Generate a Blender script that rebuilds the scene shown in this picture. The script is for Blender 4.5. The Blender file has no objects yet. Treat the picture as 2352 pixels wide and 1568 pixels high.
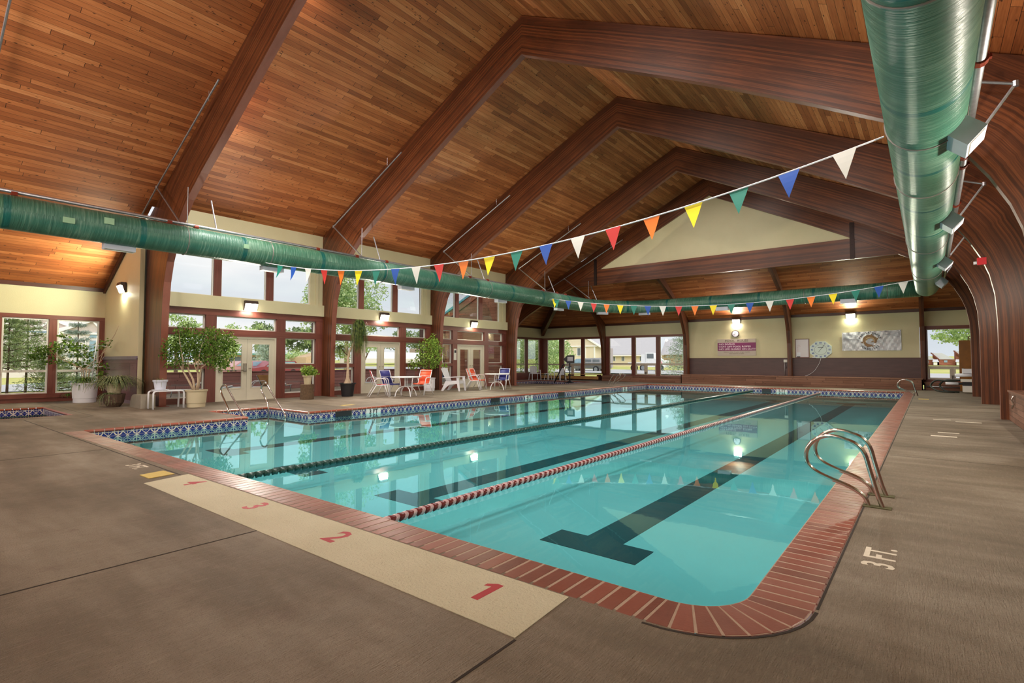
import bpy, math, random
from math import sin, cos, pi, sqrt, atan2
from mathutils import Vector, Matrix
random.seed(7)
scene = bpy.context.scene
COL = scene.collection

# ------------------------------------------------------------------ camera
YAW, PITCH, ROLL, FPX, CH = 0.6768990605890737, 0.036693847005153754, 0.0008597397957422715, 1189.993, 1.3
def cam_matrix():
    cp, sp = cos(PITCH), sin(PITCH)
    M = Matrix(((1,0,0),(0,-sp,-cp),(0,cp,-sp)))
    cr, sr = cos(ROLL), sin(ROLL)
    M = M @ Matrix(((cr,-sr,0),(sr,cr,0),(0,0,1)))
    c, s = cos(YAW), sin(YAW)
    return Matrix(((c,-s,0),(s,c,0),(0,0,1))) @ M
CR = cam_matrix()
def ray(u, v): return CR @ Vector((u-1176, -(v-784), -FPX))
def atz(u, v, z=0):
    d = ray(u,v); t = (z-CH)/d.z; return Vector((d.x*t, d.y*t, z))
def aty(u, v, y):
    d = ray(u,v); t = y/d.y; return Vector((d.x*t, y, CH+d.z*t))
def atx(u, v, x):
    d = ray(u,v); t = x/d.x; return Vector((x, d.y*t, CH+d.z*t))
cam = bpy.data.cameras.new('camera'); cam.sensor_width = 36; cam.lens = FPX/2352*36; cam.clip_end = 1000
camo = bpy.data.objects.new('camera', cam); COL.objects.link(camo)
camo.matrix_world = Matrix.Translation((0,0,CH)) @ CR.to_4x4()
scene.camera = camo
vs = scene.view_settings
vs.view_transform = 'Standard'; vs.look = 'None'; vs.exposure = 0.14; vs.gamma = 1; vs.use_curve_mapping = False

# ------------------------------------------------------------------ materials
def S(r, g, b):
    def f(c):
        c /= 255.0
        return c/12.92 if c <= .04045 else ((c+.055)/1.055)**2.4
    return (f(r), f(g), f(b), 1)
class NT:
    def __init__(s, name):
        s.m = bpy.data.materials.new(name); s.m.use_nodes = True
        s.t = s.m.node_tree; s.t.nodes.clear()
        s.out = s.t.nodes.new('ShaderNodeOutputMaterial')
    def n(s, typ, props=None, **inp):
        nd = s.t.nodes.new('ShaderNode'+typ)
        for k, v in (props or {}).items(): setattr(nd, k, v)
        for k, v in inp.items():
            key = int(k[1:]) if k[0] == 'i' and k[1:].isdigit() else k.replace('_', ' ')
            s.set(nd.inputs[key], v)
        return nd
    def set(s, sock, v):
        if isinstance(v, bpy.types.NodeSocket): s.t.links.new(v, sock)
        elif isinstance(v, bpy.types.Node): s.t.links.new(v.outputs[0], sock)
        else: sock.default_value = v
    def math(s, op, a, b=0.0, c=None):
        nd = s.t.nodes.new('ShaderNodeMath'); nd.operation = op
        s.set(nd.inputs[0], a); s.set(nd.inputs[1], b)
        if c is not None: s.set(nd.inputs[2], c)
        return nd.outputs[0]
    def mix(s, fac, a, b, mode='MIX'):
        nd = s.t.nodes.new('ShaderNodeMix'); nd.data_type = 'RGBA'; nd.blend_type = mode
        s.set(nd.inputs[0], fac); s.set(nd.inputs[6], a); s.set(nd.inputs[7], b)
        return nd.outputs[2]
    def xyz(s, x, y, z=0.0):
        nd = s.t.nodes.new('ShaderNodeCombineXYZ')
        s.set(nd.inputs[0], x); s.set(nd.inputs[1], y); s.set(nd.inputs[2], z)
        return nd.outputs[0]
    def sep(s, v):
        nd = s.t.nodes.new('ShaderNodeSeparateXYZ'); s.set(nd.inputs[0], v); return nd.outputs
    def uv(s): return s.t.nodes.new('ShaderNodeTexCoord').outputs['UV']
    def obj(s): return s.t.nodes.new('ShaderNodeTexCoord').outputs['Object']
    def geo(s): return s.t.nodes.new('ShaderNodeNewGeometry').outputs['Position']
    def noise(s, vec, scale, detail=3.0, rough=.55):
        nd = s.n('TexNoise', Scale=scale, Detail=detail, Roughness=rough); s.set(nd.inputs['Vector'], vec)
        return nd.outputs[0]
    def ramp(s, fac, stops):
        nd = s.t.nodes.new('ShaderNodeValToRGB'); s.set(nd.inputs[0], fac)
        el = nd.color_ramp.elements
        while len(el) < len(stops): el.new(.5)
        for e, (p, c) in zip(el, stops): e.position = p; e.color = c
        return nd.outputs[0]
    def sstep(s, v, a, b):
        nd = s.t.nodes.new('ShaderNodeMapRange'); nd.interpolation_type = 'SMOOTHSTEP'
        s.set(nd.inputs[0], v); nd.inputs[1].default_value = a; nd.inputs[2].default_value = b
        return nd.outputs[0]
    def bump(s, h, strength=.3, dist=.01):
        nd = s.n('Bump', Strength=strength, Distance=dist); s.set(nd.inputs['Height'], h); return nd.outputs[0]
    def bsdf(s, color, rough=.5, metal=0.0, normal=None, spec=.5, **kw):
        nd = s.n('BsdfPrincipled'); s.set(nd.inputs['Base Color'], color)
        s.set(nd.inputs['Roughness'], rough); s.set(nd.inputs['Metallic'], metal)
        nd.inputs['Specular IOR Level'].default_value = spec
        if normal is not None: s.set(nd.inputs['Normal'], normal)
        for k, v in kw.items(): s.set(nd.inputs[k.replace('_', ' ')], v)
        s.t.links.new(nd.outputs[0], s.out.inputs[0]); return nd
MC = {}
def flat(name, col, rough=.5, metal=0.0, noise=.12, nscale=6.0, bump=0.0, spec=.5, **kw):
    if name in MC: return MC[name]
    t = NT(name)
    v = t.noise(t.obj(), nscale, 4)
    dark = tuple(c*(1-noise*2) for c in col[:3])+(1,); lite = tuple(min(1, c*(1+noise)) for c in col[:3])+(1,)
    c = t.mix(v, dark, lite)
    nb = t.bump(t.noise(t.obj(), nscale*12, 2), bump, .01) if bump else None
    t.bsdf(c, rough, metal, nb, spec, **kw); MC[name] = t.m; return t.m

def m_planks(name, stops, h=.128, L=2.6, groove=.05, rough=.52, tint=None):
    t = NT(name); u, v, _ = t.sep(t.uv())
    r = t.math('DIVIDE', v, h); row = t.math('FLOOR', r); fr = t.math('FRACT', r)
    w = t.n('TexWhiteNoise', {'noise_dimensions': '1D'}); t.set(w.inputs['W'], row)
    uu = t.math('ADD', t.math('DIVIDE', u, L), t.math('MULTIPLY', w.outputs[0], 7.3))
    cell = t.math('FLOOR', uu); fu = t.math('FRACT', uu)
    w2 = t.n('TexWhiteNoise', {'noise_dimensions': '3D'}); t.set(w2.inputs['Vector'], t.xyz(cell, row, 3.0))
    rnd = w2.outputs[0]
    gv = t.xyz(t.math('MULTIPLY', u, 1.3), t.math('MULTIPLY', v, 26.0), t.math('MULTIPLY', rnd, 40.0))
    g = t.noise(gv, 1.6, 5, .62)
    big = t.noise(t.xyz(u, v, 0), .55, 3)
    f = t.math('ADD', t.math('MULTIPLY', rnd, .4), t.math('MULTIPLY', g, .6))
    f = t.math('ADD', f, t.math('MULTIPLY', t.math('SUBTRACT', big, .5), .35))
    col = t.ramp(f, stops)
    vo = t.n('TexVoronoi', {'feature': 'F1'}, Scale=1.0)
    t.set(vo.inputs['Vector'], t.xyz(t.math('MULTIPLY', u, 3.9), t.math('MULTIPLY', v, 9.3), 1.0))
    kn = t.math('SUBTRACT', 1.0, t.sstep(t.math('ADD', vo.outputs['Distance'], t.math('MULTIPLY', g, .05)), .09, .19))
    col = t.mix(t.math('MULTIPLY', kn, .8), col, (.018, .008, .004, 1))
    e1 = t.math('LESS_THAN', fr, groove); e2 = t.math('LESS_THAN', fu, .004)
    e = t.math('MAXIMUM', e1, e2)
    col = t.mix(t.math('MULTIPLY', e, .85), col, (.008, .004, .002, 1))
    hgt = t.math('SUBTRACT', t.math('MULTIPLY', g, .15), e)
    t.bsdf(col, rough, 0, t.bump(hgt, .35, .01), .28); return t.m

def m_grain(name, stops, lam=.04, rough=.4, across=22.0, lines=.25, bump=.12):
    t = NT(name); u, v, _ = t.sep(t.uv())
    g = t.noise(t.xyz(t.math('MULTIPLY', u, .9), t.math('MULTIPLY', v, across), 0.0), 1.5, 5, .65)
    row = t.math('FLOOR', t.math('DIVIDE', v, lam)); fr = t.math('FRACT', t.math('DIVIDE', v, lam))
    w = t.n('TexWhiteNoise', {'noise_dimensions': '1D'}); t.set(w.inputs['W'], row)
    b = t.noise(t.xyz(u, v, 4.0), .8, 3)
    f = t.math('ADD', t.math('MULTIPLY', g, .6), t.math('MULTIPLY', w.outputs[0], .22))
    f = t.math('ADD', f, t.math('MULTIPLY', b, .25))
    col = t.ramp(f, stops)
    ln = t.math('LESS_THAN', fr, .07)
    col = t.mix(t.math('MULTIPLY', ln, lines), col, (.01, .004, .002, 1))
    t.bsdf(col, rough, 0, t.bump(g, bump, .01), .45); return t.m

W_ROOF = [(.12, S(112,58,31)), (.4, S(156,87,47)), (.62, S(184,109,62)), (.92, S(218,150,98))]
W_BEAM = [(.22, S(40,20,10)), (.5, S(80,41,21)), (.82, S(136,76,42))]
W_RED = [(.25, S(76,38,30)), (.5, S(110,58,48)), (.8, S(140,82,68))]
M_ROOF = m_planks('cedar_ceiling_boards', W_ROOF)
M_BEAM = m_grain('glulam_beam', W_BEAM, across=42)
M_POST = m_grain('stained_post', W_RED, lam=5.0, lines=0, across=14)
M_TRIMW = m_grain('dark_trim_wood', [(.2, S(48,24,18)), (.8, S(92,50,38))], lam=5.0, lines=0)
M_BENCH = m_planks('bench_boards', [(.1, S(74,46,34)), (.5, S(122,84,66)), (.95, S(158,118,98))], h=.115, L=2.2, groove=.06, rough=.6)
M_WAINS = m_grain('dark_wainscot', [(.2, S(56,36,36)), (.8, S(92,64,62))], lam=5, lines=0, across=6, rough=.42)
M_WAINP = m_planks('purple_wainscot', [(.1, S(84,52,56)), (.9, S(124,88,96))], h=.6, L=9, groove=.01, rough=.3)
M_SIDING = m_planks('brown_siding', [(.1, S(140,86,66)), (.9, S(196,138,112))], h=.16, L=5, groove=.05, rough=.8)
M_FENCE = m_planks('fence_boards', [(.1, S(112,72,68)), (.9, S(158,112,106))], h=.15, L=2.6, groove=.07, rough=.8)
M_YBENCH = m_planks('pale_boards', [(.1, S(140,96,52)), (.9, S(196,150,92))], h=.2, L=3, groove=.04, rough=.5)

def m_stucco():
    t = NT('cream_stucco'); p = t.geo()
    c = t.mix(t.noise(p, 1.2, 4), S(196,186,148), S(214,204,168))
    c = t.mix(t.math('MULTIPLY', t.noise(p, 60, 3), .25), c, S(180,166,124))
    t.bsdf(c, .5, 0, t.bump(t.noise(p, 55, 4), .35, .01), .4); return t.m
M_CREAM = m_stucco()
def m_concrete():
    t = NT('brushed_concrete'); p = t.geo(); x, y, _ = t.sep(p)
    a = t.noise(p, .42, 5, .6); b = t.noise(p, 3.2, 6, .7); st = t.noise(t.xyz(t.math('MULTIPLY', x, .35), t.math('MULTIPLY', y, 1.6), 2.0), 1.3, 5, .6)
    fine = t.noise(p, 90, 3, .7)
    # brown-grey tone mottled by noise over the whole deck
    c = t.ramp(t.math('ADD', t.math('MULTIPLY', a, .55), t.math('MULTIPLY', st, .45)),
               [(.34, S(86,74,58)), (.5, S(121,107,89)), (.66, S(157,144,127))])
    c = t.mix(t.sstep(b, .56, .8), c, S(120,102,90))
    c = t.mix(t.math('MULTIPLY', t.sstep(fine, .5, .72), .45), c, S(84,72,60))
    f2 = t.noise(t.xyz(t.math('MULTIPLY', x, 46.0), t.math('MULTIPLY', y, 9.0), 5.0), 1.0, 4, .7)
    c = t.mix(t.math('MULTIPLY', t.sstep(f2, .5, .78), .35), c, S(96,84,70))
    c = t.mix(t.math('MULTIPLY', t.sstep(f2, .5, .25), .22), c, S(176,162,142))
    br = t.noise(t.xyz(t.math('MULTIPLY', x, 120.0), t.math('MULTIPLY', y, 12.0), 0.0), 1.0, 2)
    t.bsdf(c, t.math('ADD', .5, t.math('MULTIPLY', b, .3)), 0, t.bump(t.math('ADD', fine, br), .9, .012), .35); return t.m
M_CONC = m_concrete()
def m_strip():
    t = NT('cream_floor_paint'); p = t.geo()
    c = t.mix(t.noise(p, 2.2, 5), S(208,200,170), S(230,223,196))
    c = t.mix(t.math('MULTIPLY', t.sstep(t.noise(p, 130, 3), .62, .72), .5), c, S(120,96,66))
    t.bsdf(c, .75, 0, t.bump(t.noise(p, 55, 5, .65), 1.0, .02), .2); return t.m
M_STRIP = m_strip()
def m_brick():
    t = NT('coping_brick'); p = t.geo()
    w = t.n('TexWhiteNoise', {'noise_dimensions': '2D'}); t.set(w.inputs['Vector'], t.uv())
    c = t.ramp(w.outputs[0], [(0, S(98,50,37)), (.5, S(122,64,48)), (1, S(142,78,62))])
    c = t.mix(t.math('MULTIPLY', t.noise(p, 9, 4), .35), c, S(158,104,88))
    t.bsdf(c, t.math('ADD', .22, t.math('MULTIPLY', t.noise(p, 5, 4), .4)), 0, t.bump(t.noise(p, 60, 3), .25, .004), .5); return t.m
M_BRICK = m_brick()
M_GROUT = flat('grout', S(176,152,132), .8, nscale=20)
M_BULL = flat('bullnose_tile', S(158,76,52), .35, noise=.2, nscale=9)
def m_tile():
    t = NT('blue_star_tile'); u, v, _ = t.sep(t.uv())
    sz = .152
    a = t.math('DIVIDE', u, sz); b = t.math('DIVIDE', v, sz)
    p = t.math('FRACT', a); q = t.math('FRACT', b)
    par = t.math('MODULO', t.math('ABSOLUTE', t.math('FLOOR', a)), 2.0)
    p = t.math('ADD', t.math('MULTIPLY', p, t.math('SUBTRACT', 1.0, t.math('MULTIPLY', par, 2.0))), par)
    def line(expr, w): return t.math('LESS_THAN', t.math('ABSOLUTE', expr), w)
    l1 = line(t.math('SUBTRACT', p, q), .05); l2 = line(t.math('SUBTRACT', t.math('ADD', p, q), 1.0), .05)
    d = t.math('SQRT', t.math('ADD', t.math('POWER', p, 2.0), t.math('POWER', t.math('SUBTRACT', q, .5), 2.0)))
    l3 = line(t.math('SUBTRACT', d, .42), .045)
    l4 = t.math('LESS_THAN', p, .05); l5 = line(t.math('SUBTRACT', q, .5), .035)
    m = t.math('MAXIMUM', t.math('MAXIMUM', l1, l2), t.math('MAXIMUM', l3, l4)); m = t.math('MAXIMUM', m, l5)
    gr = t.math('MAXIMUM', t.math('GREATER_THAN', p, .975), t.math('LESS_THAN', q, .03))
    c = t.mix(m, t.mix(t.noise(t.geo(), 7, 3), S(26,32,98), S(42,56,142)), S(222,206,190))
    c = t.mix(gr, c, S(190,176,160))
    t.bsdf(c, .2, 0, None, .5); return t.m
M_TILE = m_tile()
M_PLASTER = flat('pool_plaster', S(156,212,212), .7, noise=.06, nscale=.8)
M_PLINE = flat('pool_line_tile', S(34,64,72), .5, noise=.2, nscale=3)
def m_water(name, tint, gl, wave=.06, k=.85):
    t = NT(name); p = t.geo()
    h = t.math('ADD', t.noise(p, 1.1, 2), t.math('MULTIPLY', t.noise(p, 7.0, 2), .12))
    nb = t.bump(h, wave, .02)
    fr = t.n('Fresnel', IOR=1.33, Normal=nb)
    tr = t.n('BsdfTransparent', Color=tint); g = t.n('BsdfGlossy', Color=gl, Roughness=.015, Normal=nb)
    mx = t.n('MixShader', i0=t.math('MULTIPLY', fr.outputs[0], k), i1=tr.outputs[0], i2=g.outputs[0])
    t.t.links.new(mx.outputs[0], t.out.inputs[0]); return t.m
M_WATER = m_water('pool_water', (.64,.925,.955,1), (.66,.98,.97,1), .06, 1.25)
M_SPAW = m_water('spa_water', (.5,.66,.6,1), (.34,.42,.38,1), .06, .6)
def m_glass():
    t = NT('window_glass')
    fr = t.n('Fresnel', IOR=1.45); tr = t.n('BsdfTransparent', Color=(.97,.98,.97,1)); g = t.n('BsdfGlossy', Color=(1,1,1,1), Roughness=.0)
    mx = t.n('MixShader', i0=t.math('MULTIPLY', fr.outputs[0], .6), i1=tr.outputs[0], i2=g.outputs[0])
    t.t.links.new(mx.outputs[0], t.out.inputs[0]); return t.m
M_GLASS = m_glass()
def m_emit(name, col, s):
    t = NT(name); e = t.n('Emission', Color=col, Strength=s); t.t.links.new(e.outputs[0], t.out.inputs[0]); return t.m
M_LENS_W = m_emit('warm_lamp_lens', (1,.93,.8,1), 22); M_LENS_Y = m_emit('yellow_lamp_lens', (.97,1,.72,1), 22)
def m_duct():
    t = NT('green_fiberglass'); u, v, _ = t.sep(t.uv())
    st = t.noise(t.xyz(t.math('ADD', t.math('MULTIPLY', u, 22.0), t.math('MULTIPLY', v, 1.5)), t.math('MULTIPLY', v, 1.2), 0.0), 1.2, 4, .6)
    seg = t.math('FLOOR', t.math('DIVIDE', u, 2.3)); w = t.n('TexWhiteNoise', {'noise_dimensions': '1D'}); t.set(w.inputs['W'], seg)
    b = t.noise(t.xyz(t.math('MULTIPLY', u, .6), v, 0.0), 1.0, 3)
    c = t.ramp(t.math('ADD', t.math('MULTIPLY', st, .55), t.math('MULTIPLY', b, .45)), [(.3, S(38,80,60)), (.5, S(68,116,92)), (.68, S(140,172,148))])
    c = t.mix(t.math('MULTIPLY', w.outputs[0], .35), c, S(30,86,84))
    fr = t.math('FRACT', t.math('DIVIDE', u, 2.3))
    c = t.mix(t.math('LESS_THAN', fr, .05), c, S(14,92,84))
    t.bsdf(c, .36, 0, t.bump(st, .6, .03), .6); return t.m
M_DUCT = m_duct()
M_GALV = flat('galvanized_steel', S(176,178,184), .38, .85, .18, 14)
M_STEEL = flat('stainless_steel', S(206,200,194), .16, 1.0, .06, 5)
M_COUP = flat('red_coupling', S(128,48,28), .5, .3)
M_DIFF = flat('grey_diffuser', S(186,188,200), .5, .1, .05)
M_DIFD = flat('diffuser_slot', S(150,146,130), .6, .1)
M_WHITE = flat('white_plastic', S(228,228,234), .45, noise=.04)
M_WMET = flat('white_enamel_metal', S(232,232,236), .3, noise=.03)
M_BEIGEP = flat('beige_plastic', S(198,184,152), .5, noise=.06)
M_BLACK = flat('black_plastic', S(30,30,36), .45, noise=.15)
M_DOORC = flat('cream_door_paint', S(206,198,178), .4, noise=.04)
M_CASE = flat('casement_vinyl', S(190,176,160), .45, noise=.05)
M_CASEW = flat('white_casement', S(222,218,208), .45, noise=.04)
M_BARK = flat('bark', S(112,88,66), .9, noise=.3, nscale=18, bump=.6)
M_PALEB = flat('pale_bark', S(196,172,144), .8, noise=.2, nscale=14)
M_TERRA = flat('brown_stoneware', S(92,70,54), .7, noise=.3, nscale=20, bump=.4)
M_SOIL = flat('soil', S(60,46,36), .9, noise=.3, nscale=40)
def leafm(name, a, b, sc=2.0):
    t = NT(name); w = t.noise(t.geo(), sc*3, 3)
    w = t.sstep(w, .35, .65)
    d = t.n('BsdfPrincipled', Roughness=.55); t.set(d.inputs['Base Color'], t.mix(w, a, b)); d.inputs['Specular IOR Level'].default_value = .3
    tl = t.n('BsdfTranslucent'); t.set(tl.inputs[0], t.mix(w, a, b))
    mx = t.n('MixShader', i0=.3, i1=d.outputs[0], i2=tl.outputs[0]); t.t.links.new(mx.outputs[0], t.out.inputs[0]); return t.m
M_LEAF = leafm('ficus_leaf', S(48,78,20), S(118,150,58), 4)
M_LEAF2 = leafm('bright_leaf', S(82,122,36), S(164,192,86), 4)
M_SPIDER = leafm('spider_leaf', S(72,92,52), S(160,166,116), 8)
M_PALM = leafm('palm_leaf', S(44,66,28), S(112,128,60), 3)
M_TREE = leafm('aspen_leaf', S(140,172,96), S(216,230,170), 1)
M_TREE2 = leafm('bush_leaf', S(140,172,108), S(212,228,168), .6)
M_PINE = leafm('pine_needle', S(112,138,84), S(190,206,138), 1.2)
M_SPRU = leafm('spruce_needle', S(136,158,140), S(206,216,204), 1)
M_FARTREE = leafm('far_tree_leaf', S(98,122,84), S(156,172,124), .3)
# ------------------------------------------------------------------ mesh builder
class MB:
    def __init__(s): s.v = []; s.f = []; s.uv = []; s.mi = []
    def face(s, pts, uvs=None, mi=0):
        i = len(s.v); s.v += [tuple(p) for p in pts]; s.f.append(tuple(range(i, i+len(pts))))
        if uvs is None:
            p0 = Vector(pts[0]); a = (Vector(pts[1])-p0); l1 = a.length or 1; a = a/l1
            n = a.cross(Vector(pts[2])-p0)
            b = n.cross(a); b = b/(b.length or 1)
            uvs = [((Vector(p)-p0).dot(a), (Vector(p)-p0).dot(b)) for p in pts]
        s.uv.append(uvs); s.mi.append(mi); return s
    def box(s, x0, x1, y0, y1, z0, z1, mi=0, M=None):
        if x0 > x1: x0, x1 = x1, x0
        if y0 > y1: y0, y1 = y1, y0
        if z0 > z1: z0, z1 = z1, z0
        d = (x1-x0, y1-y0, z1-z0); ax = d.index(max(d))
        P = [Vector((x, y, z)) for z in (z0, z1) for y in (y0, y1) for x in (x0, x1)]
        fs = [(0,2,3,1), (4,5,7,6), (0,1,5,4), (2,6,7,3), (0,4,6,2), (1,3,7,5)]
        nor = [2,2,1,1,0,0]
        for f, na in zip(fs, nor):
            oth = [a for a in (0,1,2) if a != na]
            ua = ax if ax in oth else oth[0]; va = [a for a in oth if a != ua][0]
            uvs = [(P[i][ua], P[i][va]) for i in f]
            pts = [P[i] for i in f]
            if M is not None: pts = [M @ p for p in pts]
            s.face(pts, uvs, mi)
        return s
    def beam(s, a, b, w, h, up=(0,0,1), mi=0):
        a = Vector(a); b = Vector(b); d = b-a; L = d.length; d.normalize()
        up = Vector(up); sd = d.cross(up)
        if sd.length < 1e-4: sd = d.cross(Vector((1,0,0)))
        sd.normalize(); u2 = sd.cross(d)
        M = Matrix.Translation(a) @ Matrix((d, sd, u2)).transposed().to_4x4()
        return s.box(0, L, -w/2, w/2, -h/2, h/2, mi, M)
    def tube(s, pts, r, n=8, cap=True, mi=0, uoff=0.0):
        pts = [Vector(p) for p in pts]; k = len(pts)
        rs = r if isinstance(r, (list, tuple)) else [r]*k
        ref = None; i0 = len(s.v); L = uoff; Ls = []
        for i, p in enumerate(pts):
            d = (pts[min(i+1, k-1)]-pts[max(i-1, 0)]).normalized()
            if ref is None:
                ref = d.cross(Vector((0,0,1)))
                if ref.length < .05: ref = Vector((1,0,0))
            ref = (ref-d*ref.dot(d)).normalized(); b = d.cross(ref)
            if i: L += (p-pts[i-1]).length
            Ls.append(L)
            for j in range(n):
                a = 2*pi*j/n
                s.v.append(tuple(p+(ref*cos(a)+b*sin(a))*rs[i]))
        for i in range(k-1):
            for j in range(n):
                j2 = (j+1) % n
                s.f.append((i0+i*n+j, i0+i*n+j2, i0+(i+1)*n+j2, i0+(i+1)*n+j))
                va, vb = 2*pi*rs[0]*j/n, 2*pi*rs[0]*(j+1)/n
                s.uv.append([(Ls[i], va), (Ls[i], vb), (Ls[i+1], vb), (Ls[i+1], va)]); s.mi.append(mi)
        if cap:
            s.f.append(tuple(i0+j for j in reversed(range(n)))); s.uv.append([(0,0)]*n); s.mi.append(mi)
            s.f.append(tuple(i0+(k-1)*n+j for j in range(n))); s.uv.append([(0,0)]*n); s.mi.append(mi)
        return s
    def lathe(s, prof, c=(0,0,0), n=20, mi=0, sx=1.0, sy=1.0):
        i0 = len(s.v)
        for (r, z) in prof:
            for j in range(n):
                a = 2*pi*j/n; s.v.append((c[0]+r*cos(a)*sx, c[1]+r*sin(a)*sy, c[2]+z))
        for i in range(len(prof)-1):
            for j in range(n):
                j2 = (j+1) % n
                s.f.append((i0+i*n+j, i0+i*n+j2, i0+(i+1)*n+j2, i0+(i+1)*n+j)); s.uv.append([(prof[i][1], j*.1), (prof[i][1], j*.1+.1), (prof[i+1][1], j*.1+.1), (prof[i+1][1], j*.1)]); s.mi.append(mi)
        s.f.append(tuple(i0+j for j in reversed(range(n)))); s.uv.append([(0,0)]*n); s.mi.append(mi)
        m = i0+(len(prof)-1)*n
        s.f.append(tuple(m+j for j in range(n))); s.uv.append([(0,0)]*n); s.mi.append(mi)
        return s
    def prism(s, poly, d, mi=0):
        """poly: 3-D points, d: extrusion vector"""
        d = Vector(d); A = [Vector(p) for p in poly]; B = [p+d for p in A]; n = len(A)
        s.face(A[::-1], None, mi); s.face(B, None, mi)
        for i in range(n):
            j = (i+1) % n; s.face([A[i], A[j], B[j], B[i]], None, mi)
        return s
    def build(s, name, mat, parent=None, smooth=False):
        me = bpy.data.meshes.new(name); me.from_pydata(s.v, [], s.f)
        ul = me.uv_layers.new(name='UVMap')
        fl = []
        for q in s.uv:
            for a in q: fl += [a[0], a[1]]
        ul.data.foreach_set('uv', fl)
        mats = mat if isinstance(mat, (list, tuple)) else [mat]
        for m in mats: me.materials.append(m)
        if len(mats) > 1: me.polygons.foreach_set('material_index', s.mi)
        if smooth: me.polygons.foreach_set('use_smooth', [True]*len(me.polygons))
        me.update()
        o = bpy.data.objects.new(name, me); COL.objects.link(o)
        if parent is not None: o.parent = parent
        return o
def smooth_angle(o):
    me = o.data
    me.polygons.foreach_set('use_smooth', [True]*len(me.polygons))
    if hasattr(me, 'set_sharp_from_angle'): me.set_sharp_from_angle(angle=math.radians(40))
    return o
def tag(o, label=None, cat=None, group=None, kind=None):
    if label: o['label'] = label
    if cat: o['category'] = cat
    if group: o['group'] = group
    if kind: o['kind'] = kind
    return o
def empty(name, loc=(0,0,0), rz=0.0, label=None, cat=None, group=None, kind=None):
    o = bpy.data.objects.new(name, None); COL.objects.link(o); o.location = loc; o.rotation_euler = (0,0,rz); o.empty_display_size = .1
    return tag(o, label, cat, group, kind)
def copy_tree(o, parent=None):
    c = o.copy(); COL.objects.link(c)
    if parent is not None:
        c.parent = parent; c.matrix_parent_inverse = o.matrix_parent_inverse.copy()
    for ch in [k for k in o.children]: copy_tree(ch, c)
    return c
def place(o, loc, rz=0.0, label=None, group=None):
    o.location = loc; o.rotation_euler = (0,0,rz)
    if label: o['label'] = label
    if group: o['group'] = group
    return o
def struct(o): o['kind'] = 'structure'; return o
def text(body, size, mat, M, parent, name='lettering', ext=.001, align='CENTER', sx=1.0, bold=0.0, space=1.0):
    cu = bpy.data.curves.new(name, 'FONT'); cu.body = body; cu.size = size; cu.align_x = align; cu.extrude = ext; cu.offset = bold; cu.space_character = space
    cu.resolution_u = 2
    ob = bpy.data.objects.new(name, cu); COL.objects.link(ob)
    dg = bpy.context.evaluated_depsgraph_get()
    me = bpy.data.meshes.new_from_object(ob.evaluated_get(dg)); me.name = name
    COL.objects.unlink(ob); bpy.data.objects.remove(ob)
    me.transform(M @ Matrix.Diagonal((sx,1,1,1))); me.materials.clear(); me.materials.append(mat)
    o = bpy.data.objects.new(name, me); COL.objects.link(o)
    if parent is not None: o.parent = parent
    return o
def wallM(x, y, z, facing='-y'):
    """text on a wall seen from -y"""
    return Matrix.Translation((x,y,z)) @ Matrix(((1,0,0,0),(0,0,-1,0),(0,1,0,0),(0,0,0,1)))
def floorM(x, y, z, rz): return Matrix.Translation((x,y,z)) @ Matrix.Rotation(rz, 4, 'Z')
def lerp(a, b, t): return a+(b-a)*t
def arc_round(pts, r, n=6):
    """round the corners of a polyline"""
    pts = [Vector(p) for p in pts]; out = [pts[0]]
    for i in range(1, len(pts)-1):
        p = pts[i]; a = (pts[i-1]-p); b = (pts[i+1]-p); rr = min(r, a.length*.49, b.length*.49)
        A = p+a.normalized()*rr; B = p+b.normalized()*rr
        for k in range(n+1):
            t = k/n; out.append(A*(1-t)**2+p*2*t*(1-t)+B*t*t)
    out.append(pts[-1]); return out

# ------------------------------------------------------------------ geometry constants
XN, YF, YN = -21.6, 30.3, 4.98        # nook wall, far wall, nook return wall
XW = -17.5                            # glazed left wall
FY = [5.16, 10.49, 15.83, 21.16]      # frames
F4 = 25.40
FT = .18
ZW = -.17                             # water
ZB = -.45                             # pool bottom
RX, RZ = -8.12, 10.36
def roofL(x): return RZ-(RX-x)*.466 if x > -15.4 else RZ-7.28*.466-(-15.4-x)*.528
def roofR(x): return RZ-(x-RX)*.49
def hip(y): return 3.67+(YF-y)*.56
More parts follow.
